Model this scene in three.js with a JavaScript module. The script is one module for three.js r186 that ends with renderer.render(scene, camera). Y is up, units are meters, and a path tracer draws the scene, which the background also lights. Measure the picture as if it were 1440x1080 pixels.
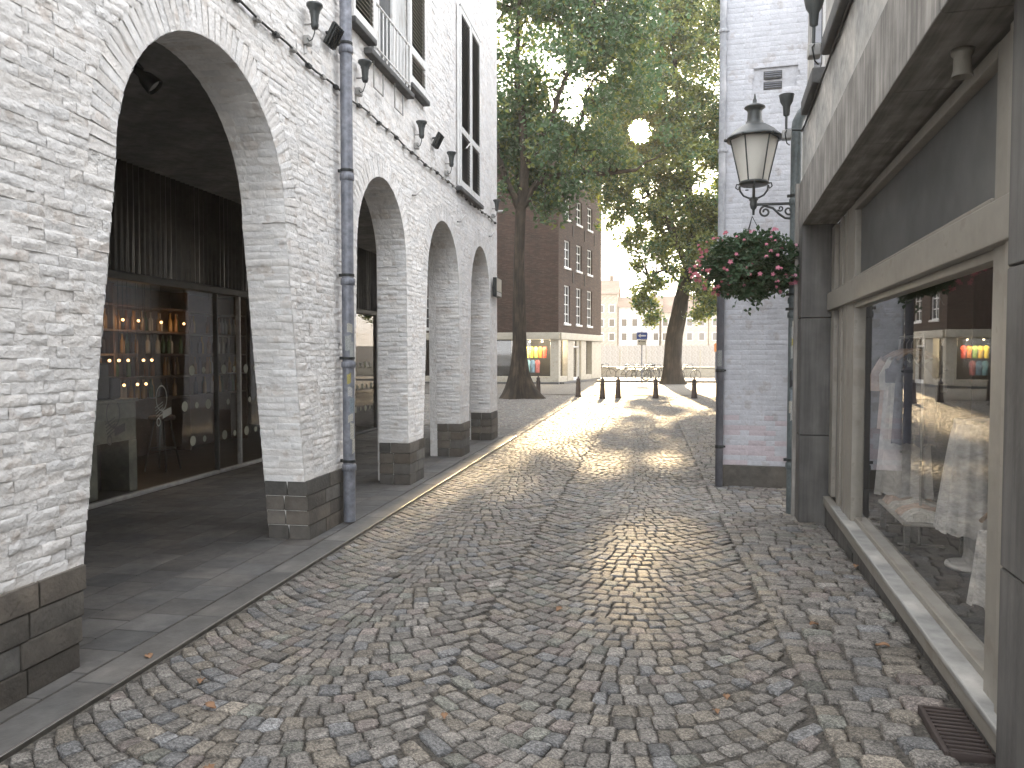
import * as THREE from 'three';
import { mergeVertices } from 'three/addons/utils/BufferGeometryUtils.js';

// ---------------------------------------------------------------- camera, sky, sun, exposure
const scene = new THREE.Scene();
const YAW = 9.95 * Math.PI / 180, PITCH = 2.2 * Math.PI / 180, EYE = 1.65;
const camera = new THREE.PerspectiveCamera(2 * Math.atan(540 / 1088) * 180 / Math.PI, 4 / 3, 0.05, 2000);
camera.position.set(0, EYE, 0);
camera.rotation.order = 'YXZ';
camera.rotation.set(-PITCH, YAW, 0);
camera.updateMatrixWorld(true);

const SUN_DIR = new THREE.Vector3(-0.012, 0.270, -0.963).normalize();
const SKY = { zenith: [0.63, 0.635, 0.655], horizon: [0.96, 0.93, 0.895], glow: [1.0, 0.86, 0.62], away: [-0.05, 0.0, 0.06], level: 1.5 };
function skyTexture(w = 2048, h = 1024) {
  const d = new Float32Array(w * h * 4);
  for (let j = 0; j < h; j++) {
    const el = ((j + 0.5) / h - 0.5) * Math.PI, sy = Math.sin(el), cy = Math.cos(el);
    for (let i = 0; i < w; i++) {
      const az = ((i + 0.5) / w - 0.5) * 2 * Math.PI;
      const c = Math.cos(az) * cy * SUN_DIR.x + sy * SUN_DIR.y + Math.sin(az) * cy * SUN_DIR.z;
      const th = Math.acos(Math.min(1, Math.max(-1, c))) * 180 / Math.PI;
      const t = Math.pow(Math.max(0, sy), 0.55);
      const g = 1.1 * Math.exp(-th / 14) + 5 * Math.exp(-th / 3.2) + 60 / (1 + Math.pow(th / 0.75, 6));
      const o = (j * w + i) * 4;
      for (let k = 0; k < 3; k++) {
        const b = SKY.horizon[k] * (1 - t) + SKY.zenith[k] * t;
        const blue = 1 + SKY.away[k] * Math.min(1, Math.max(0, (th - 40) / 70));       // the sky opposite a low sun is bluer
        d[o + k] = SKY.level * (sy < 0 ? 0.3 : b * blue + g * SKY.glow[k]);
      }
      d[o + 3] = 1;
    }
  }
  const t = new THREE.DataTexture(d, w, h, THREE.RGBAFormat, THREE.FloatType);
  t.mapping = THREE.EquirectangularReflectionMapping;
  t.magFilter = THREE.LinearFilter; t.minFilter = THREE.LinearFilter; t.wrapS = THREE.RepeatWrapping;
  t.needsUpdate = true;
  return t;
}
const sky = skyTexture();
scene.background = sky;
scene.environment = sky;

const sun = new THREE.DirectionalLight(new THREE.Color().setRGB(1.0, 0.74, 0.42), 5.0);
sun.name = 'sun';
sun.position.copy(SUN_DIR).multiplyScalar(90).add(new THREE.Vector3(0, 0, -25));
sun.target.position.set(0, 0, -25);
sun.castShadow = true;
sun.shadow.radius = 1.5;
sun.shadow.mapSize.set(4096, 4096);
Object.assign(sun.shadow.camera, { left: -40, right: 40, top: 50, bottom: -50, near: 1, far: 220 });
scene.add(sun, sun.target);

const renderer = new THREE.WebGLRenderer({ antialias: true });
renderer.toneMapping = THREE.LinearToneMapping;
renderer.toneMappingExposure = 4.7;
renderer.shadowMap.enabled = true;
renderer.setSize(1024, 768);
scene.fog = new THREE.FogExp2(0xfff3e2, 0.0013);

// ---------------------------------------------------------------- helpers
function makeRng(seed) {
  let a = seed >>> 0;
  return () => { a = (a + 0x6D2B79F5) >>> 0; let t = a; t = Math.imul(t ^ (t >>> 15), t | 1); t ^= t + Math.imul(t ^ (t >>> 7), t | 61); return ((t ^ (t >>> 14)) >>> 0) / 4294967296; };
}
const R0 = makeRng(4711);
const rr = (r, a, b) => a + (b - a) * r();
const clamp = (x, a, b) => Math.min(b, Math.max(a, x));
const smooth = (x) => { x = clamp(x, 0, 1); return x * x * (3 - 2 * x); };
const lerp = (a, b, t) => a + (b - a) * t;
function hash2(x, y, s) { let h = Math.imul(x | 0, 374761393) ^ Math.imul(y | 0, 668265263) ^ Math.imul(s | 0, 1442695041); h = Math.imul(h ^ (h >>> 13), 1274126177); return ((h ^ (h >>> 16)) >>> 0) / 4294967296; }
function vnoise(x, y, px, py, s) {
  const x0 = Math.floor(x), y0 = Math.floor(y), fx = smooth(x - x0), fy = smooth(y - y0);
  const m = (a, p) => ((a % p) + p) % p;
  const a = hash2(m(x0, px), m(y0, py), s), b = hash2(m(x0 + 1, px), m(y0, py), s), c = hash2(m(x0, px), m(y0 + 1, py), s), d = hash2(m(x0 + 1, px), m(y0 + 1, py), s);
  return lerp(lerp(a, b, fx), lerp(c, d, fx), fy);
}
function fbm(u, v, f, oct, s, fy = f) { let a = 0.5, t = 0, n = 0; for (let o = 0; o < oct; o++) { t += a * vnoise(u * f, v * fy, f, fy, s + o); n += a; a *= 0.55; f *= 2; fy *= 2; } return t / n; }
function tex(size, fn, srgb = true) {
  const d = new Uint8Array(size * size * 4);
  for (let j = 0; j < size; j++) for (let i = 0; i < size; i++) {
    const c = fn((i + 0.5) / size, (j + 0.5) / size), o = (j * size + i) * 4;
    d[o] = clamp(c[0], 0, 1) * 255; d[o + 1] = clamp(c[1], 0, 1) * 255; d[o + 2] = clamp(c[2], 0, 1) * 255; d[o + 3] = c.length > 3 ? clamp(c[3], 0, 1) * 255 : 255;
  }
  const t = new THREE.DataTexture(d, size, size);
  t.wrapS = t.wrapT = THREE.RepeatWrapping; t.magFilter = THREE.LinearFilter; t.minFilter = THREE.LinearMipmapLinearFilter; t.generateMipmaps = true;
  if (srgb) t.colorSpace = THREE.SRGBColorSpace;
  t.needsUpdate = true;
  return t;
}
const rep = (t, u, v = u) => { const c = t.clone(); c.repeat.set(u, v); c.needsUpdate = true; return c; };
const g3 = (v) => [v, v, v];

// textures: grain, granite speckle, stains, brick courses for the far house
const T = {};
T.bump = tex(512, (u, v) => g3(fbm(u, v, 8, 6, 11)), false);
T.rough = tex(512, (u, v) => g3(0.7 * fbm(u, v, 24, 4, 31) + 0.3 * Math.abs(fbm(u, v, 12, 4, 37) * 2 - 1)), false);
T.lump = tex(1024, (u, v) => { const a = fbm(u, v, 10, 5, 131, 22), b = fbm(u, v, 34, 3, 137, 48), c = fbm(u, v, 18, 4, 139), rg = 1 - Math.abs(c * 2 - 1); return g3(0.55 * a + 0.25 * b + 0.28 * rg * rg); }, false);
T.mottle = tex(512, (u, v) => { const a = fbm(u, v, 4, 6, 51), b = fbm(u, v, 16, 4, 57), k = 0.80 + 0.34 * (a - 0.5) + 0.24 * (b - 0.5); return [k + 0.03 * (a - 0.5), k, k - 0.03 * (a - 0.5)]; });
T.paint = tex(1024, (u, v) => {
  const a = fbm(u, v, 5, 6, 61), b = fbm(u, v, 30, 4, 67), s = fbm(u, v, 9, 5, 71);
  let k = 0.94 + 0.12 * (a - 0.5) + 0.10 * (b - 0.5);
  const dirt = smooth((s - 0.60) * 7) * 0.08, chip = b > 0.735 && a > 0.50 ? 0.09 : 0;
  return [k - dirt * 0.8 - chip, k - dirt - chip * 1.1, k - dirt * 1.15 - chip * 1.2];
});
T.granite = tex(512, (u, v) => {
  const a = fbm(u, v, 40, 3, 81), b = fbm(u, v, 90, 2, 83), c = fbm(u, v, 6, 4, 87);
  const k = 0.74 + 0.7 * (a - 0.5) + 0.5 * (b - 0.5) + 0.25 * (c - 0.5);
  return [k, k, k];
});
T.stain = tex(512, (u, v) => {
  const a = fbm(u, v, 24, 4, 91, 2), b = fbm(u, v, 60, 3, 93, 2), c = fbm(u, v, 6, 5, 97);
  const k = 0.76 + 0.42 * (a - 0.5) + 0.2 * (b - 0.5) + 0.35 * (c - 0.5);
  return [k, k * 0.985, k * 0.965];
});
T.bark = tex(512, (u, v) => { const a = fbm(u, v, 26, 4, 101, 6), b = fbm(u, v, 6, 4, 103); const k = 0.62 + 0.6 * (a - 0.5) + 0.6 * (b - 0.5); return [k * 1.02, k, k * 0.94]; });
T.brick = tex(1024, (u, v) => {                       // 1.92 m square: 32 courses of 60 mm, 9 bricks
  const row = Math.floor(v * 32), fv = v * 32 - row, x = u * 9 + (row % 2) * 0.5, col = Math.floor(x), fu = x - col;
  const joint = fv < 0.16 || fu < 0.055;
  const h = hash2(((col % 9) + 9) % 9, row, 5), n = fbm(u, v, 64, 3, 111), n2 = fbm(u, v, 5, 4, 113);
  if (joint) { const k = 0.47 + 0.2 * (n - 0.5); return [k, k * 0.93, k * 0.85]; }
  const k = 0.62 + 0.30 * (h - 0.5) + 0.22 * (n - 0.5) + 0.24 * (n2 - 0.5);
  return [0.62 * k + 0.02, k * 0.485 + (h > 0.8 ? 0.05 : 0), k * 0.41 + (h > 0.8 ? 0.05 : 0)];
});

const MATS = [];
function mat(name, c, rough, o = {}) {
  const phys = o.transmission !== undefined || o.clearcoat !== undefined || o.sheen !== undefined;
  const m = new (phys ? THREE.MeshPhysicalMaterial : THREE.MeshStandardMaterial)({ roughness: rough, ...o });
  m.color.setRGB(...c); m.name = name; MATS.push(m);
  return m;
}
const vc = { vertexColors: true };
const M = {
  paintBrick: mat('painted brick', [0.86, 0.84, 0.815], 0.82, { ...vc, map: T.paint, bumpMap: T.lump, bumpScale: 0.009 }),
  wallBack: mat('paint on mortar', [0.80, 0.785, 0.76], 0.9, { map: T.paint, bumpMap: T.lump, bumpScale: 0.016 }),
  lilacBrick: mat('lilac paint', [0.59, 0.602, 0.645], 0.8, { ...vc, map: T.paint, bumpMap: rep(T.rough, 2), bumpScale: 0.004 }),
  plinth: mat('plinth stone', [0.17, 0.155, 0.135], 0.85, { ...vc, map: T.mottle, bumpMap: rep(T.rough, 2), bumpScale: 0.006 }),
  sett: mat('sett stone', [0.262, 0.25, 0.235], 0.68, { ...vc, map: rep(T.granite, 3.2), bumpMap: rep(T.rough, 4.1), bumpScale: 0.006 }),
  joint: mat('sett joint', [0.105, 0.094, 0.08], 0.95, { map: rep(T.granite, 2), bumpMap: rep(T.rough, 3), bumpScale: 0.008 }),
  tile: mat('paving slab', [0.155, 0.148, 0.14], 0.75, { ...vc, map: T.mottle, bumpMap: rep(T.rough, 3), bumpScale: 0.002 }),
  kerb: mat('blue stone kerb', [0.16, 0.155, 0.15], 0.5, { ...vc, map: T.mottle, bumpMap: rep(T.rough, 3), bumpScale: 0.0015 }),
  steelEdge: mat('steel edge', [0.45, 0.43, 0.40], 0.38, { metalness: 0.9, map: T.mottle }),
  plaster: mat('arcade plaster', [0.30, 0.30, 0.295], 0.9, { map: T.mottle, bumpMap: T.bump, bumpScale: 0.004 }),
  darkWall: mat('dim interior tone', [0.045, 0.042, 0.038], 0.5, { map: T.mottle }),  // dimness of the bar and corner shop rooms put into the colour
  corrugated: mat('corrugated metal', [0.06, 0.057, 0.05], 0.34, { metalness: 0.6, map: T.mottle }),
  zinc: mat('zinc pipe', [0.29, 0.305, 0.35], 0.48, { metalness: 0.25, map: rep(T.mottle, 2), bumpMap: T.bump, bumpScale: 0.001 }),
  greenPipe: mat('pipe paint', [0.15, 0.18, 0.185], 0.5, { map: rep(T.mottle, 2), bumpMap: T.bump, bumpScale: 0.001 }),
  lilacPipe: mat('pipe lilac', [0.58, 0.595, 0.63], 0.55, { map: T.mottle }),
  darkPipe: mat('pipe dark', [0.12, 0.12, 0.14], 0.55, { map: T.mottle }),
  iron: mat('dark iron', [0.045, 0.05, 0.05], 0.5, { metalness: 0.3, map: T.mottle }),
  lampIron: mat('lantern iron', [0.085, 0.095, 0.095], 0.45, { metalness: 0.25, map: T.mottle, bumpMap: T.bump, bumpScale: 0.001 }),
  whiteWood: mat('white woodwork', [0.74, 0.735, 0.72], 0.5, { map: T.paint }),
  slatDark: mat('dark louvre', [0.06, 0.06, 0.055], 0.55, { map: T.mottle }),
  slatBeige: mat('beige louvre', [0.42, 0.37, 0.30], 0.6, { map: T.mottle }),
  sillStone: mat('sill stone', [0.14, 0.14, 0.14], 0.7, { map: T.mottle, bumpMap: T.rough, bumpScale: 0.002 }),
  concrete: mat('stained stone', [0.40, 0.39, 0.375], 0.85, { map: T.stain, bumpMap: rep(T.rough, 2), bumpScale: 0.002 }),
  pilaster: mat('grey stone', [0.15, 0.15, 0.15], 0.6, { map: rep(T.stain, 0.7), bumpMap: T.rough, bumpScale: 0.002 }),
  offWhite: mat('off white render', [0.66, 0.64, 0.60], 0.9, { map: T.mottle, bumpMap: T.rough, bumpScale: 0.006 }),
  frame: mat('beige frame', [0.27, 0.25, 0.215], 0.42, { map: rep(T.paint, 0.7), bumpMap: T.bump, bumpScale: 0.0008 }),
  greyPanel: mat('grey panel', [0.13, 0.133, 0.135], 0.42, { map: rep(T.mottle, 0.5) }),
  sillMetal: mat('pale sill', [0.50, 0.49, 0.465], 0.4, { map: T.mottle }),
  glass: mat('glass', [1, 1, 1], 0.0, { transmission: 1, ior: 1.52, thickness: 0 }),
  glassDark: mat('tinted glass', [0.55, 0.56, 0.56], 0.0, { transmission: 1, ior: 1.52, thickness: 0 }),
  frosted: mat('milky lantern glass', [0.80, 0.78, 0.72], 0.6, { transmission: 0.35, ior: 1.5, thickness: 0 }),
  farPane: mat('dark window', [0.03, 0.034, 0.038], 0.06, { clearcoat: 0.0 }),
  brickFar: mat('brown brick', [0.285, 0.245, 0.225], 0.9, { map: rep(T.brick, 1 / 1.92), bumpMap: rep(T.rough, 1), bumpScale: 0.004 }),
  cream: mat('cream shopfront', [0.46, 0.42, 0.34], 0.55, { map: T.paint }),
  bark: mat('tree bark', [0.085, 0.065, 0.05], 0.95, { map: T.bark, bumpMap: T.bark, bumpScale: 0.02 }),
  barkDark: mat('coir liner', [0.10, 0.07, 0.04], 0.95, { map: T.bark, bumpMap: T.bark, bumpScale: 0.03 }),
  leafDark: mat('leaf dark green', [0.062, 0.12, 0.046], 0.95, { transmission: 0.5, thickness: 0, ior: 1.35, side: THREE.DoubleSide }),
  leafBacklitTint: mat('leaf backlight tint', [0.18, 0.205, 0.04], 0.95, { transmission: 0.55, thickness: 0, ior: 1.35, side: THREE.DoubleSide }),  // glow of backlit leaves put into a lighter yellow green colour
  basketLeaf: mat('basket leaf', [0.05, 0.095, 0.045], 0.8, { transmission: 0.3, thickness: 0, ior: 1.4, side: THREE.DoubleSide }),
  pinkPetal: mat('pink petal', [0.55, 0.20, 0.27], 0.8, { side: THREE.DoubleSide }),
  redPetal: mat('red petal', [0.44, 0.13, 0.16], 0.8, { side: THREE.DoubleSide }),
  palePetal: mat('pale petal', [0.58, 0.30, 0.38], 0.8, { side: THREE.DoubleSide }),
  dryLeaf: mat('dry leaf', [0.22, 0.125, 0.07], 0.85, { side: THREE.DoubleSide }),
  bollard: mat('bollard iron', [0.055, 0.035, 0.028], 0.5, { map: T.mottle }),
};

// geometry collector: everything put into one builder becomes ONE named mesh
class GB {
  constructor() { this.p = []; this.t = []; this.c = []; this.i = []; this.col = [1, 1, 1]; this.m = null; }
  v(x, y, z, u = 0, w = 0) {
    if (this.m) { const e = this.m.elements; const X = e[0] * x + e[4] * y + e[8] * z + e[12], Y = e[1] * x + e[5] * y + e[9] * z + e[13], Z = e[2] * x + e[6] * y + e[10] * z + e[14]; x = X; y = Y; z = Z; }
    this.p.push(x, y, z); this.t.push(u, w); this.c.push(this.col[0], this.col[1], this.col[2]);
    return this.p.length / 3 - 1;
  }
  tri(a, b, c) { this.i.push(a, b, c); }
  quad(a, b, c, d, ua = [0, 0], ub = [1, 0], uc = [1, 1], ud = [0, 1]) {
    const k = this.v(...a, ...ua); this.v(...b, ...ub); this.v(...c, ...uc); this.v(...d, ...ud);
    this.i.push(k, k + 1, k + 2, k, k + 2, k + 3);
    return this;
  }
  box(x0, y0, z0, x1, y1, z1) {
    if (x0 > x1) [x0, x1] = [x1, x0]; if (y0 > y1) [y0, y1] = [y1, y0]; if (z0 > z1) [z0, z1] = [z1, z0];
    this.quad([x0, y0, z1], [x1, y0, z1], [x1, y1, z1], [x0, y1, z1], [x0, y0], [x1, y0], [x1, y1], [x0, y1]);
    this.quad([x1, y0, z0], [x0, y0, z0], [x0, y1, z0], [x1, y1, z0], [-x1, y0], [-x0, y0], [-x0, y1], [-x1, y1]);
    this.quad([x1, y0, z1], [x1, y0, z0], [x1, y1, z0], [x1, y1, z1], [-z1, y0], [-z0, y0], [-z0, y1], [-z1, y1]);
    this.quad([x0, y0, z0], [x0, y0, z1], [x0, y1, z1], [x0, y1, z0], [z0, y0], [z1, y0], [z1, y1], [z0, y1]);
    this.quad([x0, y1, z1], [x1, y1, z1], [x1, y1, z0], [x0, y1, z0], [x0, -z1], [x1, -z1], [x1, -z0], [x0, -z0]);
    this.quad([x0, y0, z0], [x1, y0, z0], [x1, y0, z1], [x0, y0, z1], [x0, z0], [x1, z0], [x1, z1], [x0, z1]);
    return this;
  }
  // chamfered box, 44 triangles
  cbox(x0, y0, z0, x1, y1, z1, b = 0.006) {
    if (x0 > x1) [x0, x1] = [x1, x0]; if (y0 > y1) [y0, y1] = [y1, y0]; if (z0 > z1) [z0, z1] = [z1, z0];
    b = Math.min(b, (x1 - x0) * 0.4, (y1 - y0) * 0.4, (z1 - z0) * 0.4);
    const X = [x0, x1], Y = [y0, y1], Z = [z0, z1], s = [1, -1], id = {};
    for (let a = 0; a < 2; a++) for (let e = 0; e < 2; e++) for (let f = 0; f < 2; f++) {
      const x = X[a], y = Y[e], z = Z[f], xi = x + s[a] * b, yi = y + s[e] * b, zi = z + s[f] * b;
      id[`x${a}${e}${f}`] = this.v(x, yi, zi, -zi, yi); id[`y${a}${e}${f}`] = this.v(xi, y, zi, xi, -zi); id[`z${a}${e}${f}`] = this.v(xi, yi, z, xi, yi);
    }
    const q = (a, c, d, e, flip) => flip ? this.i.push(a, d, c, a, e, d) : this.i.push(a, c, d, a, d, e);
    for (let a = 0; a < 2; a++) {
      q(id[`x${a}00`], id[`x${a}10`], id[`x${a}11`], id[`x${a}01`], a === 0 ? 1 : 0);
      q(id[`y0${a}0`], id[`y0${a}1`], id[`y1${a}1`], id[`y1${a}0`], a === 0 ? 1 : 0);
      q(id[`z00${a}`], id[`z10${a}`], id[`z11${a}`], id[`z01${a}`], a === 0 ? 1 : 0);
    }
    for (let a = 0; a < 2; a++) for (let e = 0; e < 2; e++) {
      const f = a ^ e;
      q(id[`x${a}${e}0`], id[`x${a}${e}1`], id[`y${a}${e}1`], id[`y${a}${e}0`], f ? 0 : 1);
      q(id[`y0${a}${e}`], id[`y1${a}${e}`], id[`z1${a}${e}`], id[`z0${a}${e}`], f ? 0 : 1);
      q(id[`z${e}0${a}`], id[`z${e}1${a}`], id[`x${e}1${a}`], id[`x${e}0${a}`], f ? 0 : 1);
    }
    for (let a = 0; a < 2; a++) for (let e = 0; e < 2; e++) for (let f = 0; f < 2; f++) {
      const k = `${a}${e}${f}`; (a ^ e ^ f) ? this.tri(id['x' + k], id['y' + k], id['z' + k]) : this.tri(id['x' + k], id['z' + k], id['y' + k]);
    }
    return this;
  }
  grid(nu, nv, fn, closeU = false) {
    const k = this.p.length / 3, w = nu + 1;
    for (let j = 0; j <= nv; j++) for (let i = 0; i <= nu; i++) { const q = fn(i / nu, j / nv); this.v(q[0], q[1], q[2], q[3] ?? i / nu, q[4] ?? j / nv); }
    for (let j = 0; j < nv; j++) for (let i = 0; i < nu; i++) { const a = k + j * w + i; this.i.push(a, a + 1, a + w + 1, a, a + w + 1, a + w); }
    return this;
  }
  tube(path, rad, sides = 8, cap = true) {
    const P = path.map((q) => new THREE.Vector3(...q)), n = P.length; let prev = null, len = 0; const rows = [];
    for (let k = 0; k < n; k++) {
      const d = new THREE.Vector3().subVectors(P[Math.min(k + 1, n - 1)], P[Math.max(k - 1, 0)]).normalize();
      let a = prev ? prev.clone().addScaledVector(d, -prev.dot(d)) : new THREE.Vector3(Math.abs(d.y) < 0.9 ? 0 : 1, Math.abs(d.y) < 0.9 ? 1 : 0, 0).addScaledVector(d, -(Math.abs(d.y) < 0.9 ? d.y : d.x));
      a.normalize(); prev = a; const b = new THREE.Vector3().crossVectors(d, a), r = typeof rad === 'function' ? rad(k / (n - 1)) : rad;
      if (k) len += P[k].distanceTo(P[k - 1]);
      const row = [];
      for (let s = 0; s <= sides; s++) { const t = s / sides * Math.PI * 2, c = Math.cos(t) * r, e = Math.sin(t) * r; row.push(this.v(P[k].x + a.x * c + b.x * e, P[k].y + a.y * c + b.y * e, P[k].z + a.z * c + b.z * e, s / sides * Math.max(0.05, 6.28 * r), len)); }
      rows.push(row);
    }
    for (let k = 0; k < n - 1; k++) for (let s = 0; s < sides; s++) this.i.push(rows[k][s], rows[k][s + 1], rows[k + 1][s + 1], rows[k][s], rows[k + 1][s + 1], rows[k + 1][s]);
    if (cap) for (const k of [0, n - 1]) { const c = this.v(P[k].x, P[k].y, P[k].z); for (let s = 0; s < sides; s++) k ? this.tri(c, rows[k][s], rows[k][s + 1]) : this.tri(c, rows[k][s + 1], rows[k][s]); }
    return this;
  }
  lathe(prof, cx, cy, cz, seg = 16, arc = Math.PI * 2, start = 0) {
    return this.grid(seg, prof.length - 1, (u, v) => { const q = prof[Math.round(v * (prof.length - 1))], t = start - u * arc; return [cx + q[0] * Math.cos(t), cy + q[1], cz + q[0] * Math.sin(t), u * 6.28 * 0.2, q[1]]; });
  }
  bar(a, b, r, sides = 6) { return this.tube([a, b], r, sides); }
  geometry() {
    const g = new THREE.BufferGeometry();
    g.setAttribute('position', new THREE.Float32BufferAttribute(this.p, 3));
    g.setAttribute('uv', new THREE.Float32BufferAttribute(this.t, 2));
    g.setAttribute('color', new THREE.Float32BufferAttribute(this.c, 3));
    g.setIndex(this.p.length / 3 > 65535 ? new THREE.Uint32BufferAttribute(this.i, 1) : new THREE.Uint16BufferAttribute(this.i, 1));
    g.computeVertexNormals();
    return g;
  }
  build(name, material, parent) { return put(name, this.geometry(), material, parent); }
}
function put(name, geometry, material, parent) {
  const m = new THREE.Mesh(geometry, material);
  m.name = name; m.castShadow = m.receiveShadow = true;
  if (parent) parent.add(m);
  return m;
}
const taken = {};
function numbered(n) { const k = taken[n] = (taken[n] ?? -1) + 1; return k ? `${n}_${String(k).padStart(3, '0')}` : n; }
function thing(name, label, category, group, at = [0, 0, 0], turn = 0) {
  const g = new THREE.Group(); g.name = numbered(name); g.position.set(...at); g.rotation.y = turn;
  g.userData = { label, category }; if (group) g.userData.group = group;
  scene.add(g);
  return g;
}
function single(name, mesh, label, category, group) {
  mesh.name = numbered(name); mesh.userData = { label, category }; if (group) mesh.userData.group = group;
  scene.add(mesh); return mesh;
}
function structure(mesh) { mesh.userData.kind = 'structure'; scene.add(mesh); return mesh; }
function copy(o, label, at, turn) {
  const c = o.clone(); c.name = numbered(o.name.replace(/_\d{3}$/, '')); c.userData = { ...o.userData }; if (label) c.userData.label = label;
  if (at) c.position.set(...at); if (turn !== undefined) c.rotation.y = turn;
  scene.add(c); return c;
}
const stuff = (m) => { m.userData.kind = 'stuff'; return m; };
const one = () => new GB();
// how large a piece shows from where the photograph was taken: decides which alike pieces are built singly
const VP = new THREE.Matrix4().multiplyMatrices(new THREE.Matrix4().copy(camera.projectionMatrix), camera.matrixWorldInverse.copy(camera.matrixWorld).invert());
function shows(x, y, z, nx, ny, nz) {
  const v = new THREE.Vector3(x, y, z).applyMatrix4(VP);
  if (v.z > 1 || Math.abs(v.x) > 1.02 || Math.abs(v.y) > 1.02) return 0;
  const dx = -x, dy = EYE - y, dz = -z, d2 = dx * dx + dy * dy + dz * dz;
  return Math.max(0, (dx * nx + dy * ny + dz * nz)) / Math.pow(d2, 1.5);
}
// ---------------------------------------------------------------- ground, street, kerb, slabs
const WALL_X = -2.95, KERB_X = -2.58;
const gh = (x, z) => 0.16 * smooth((x - 0.2) / 1.2) * smooth((z + 8.5) / 5);
// right-hand shop: its own axes (off = into the building, s = along the street away from the viewer)
const A5 = 5 * Math.PI / 180, SHOP = new THREE.Vector3(1.46, 0, -7.9);
const shopP = (off, y, s) => [SHOP.x + off * Math.cos(A5) + s * Math.sin(A5), y, SHOP.z + off * Math.sin(A5) - s * Math.cos(A5)];
const shopEdge = (z) => { const s = (SHOP.z - z) / Math.cos(A5); return s < 0 ? shopP(0.25, 0, s)[0] : 99; };
const rightEdge = (z) => z > -7.9 ? shopEdge(z) : z > -10.0 ? 2.0 : 0.93 + (-10.0 - z) * Math.tan(A5);

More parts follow.
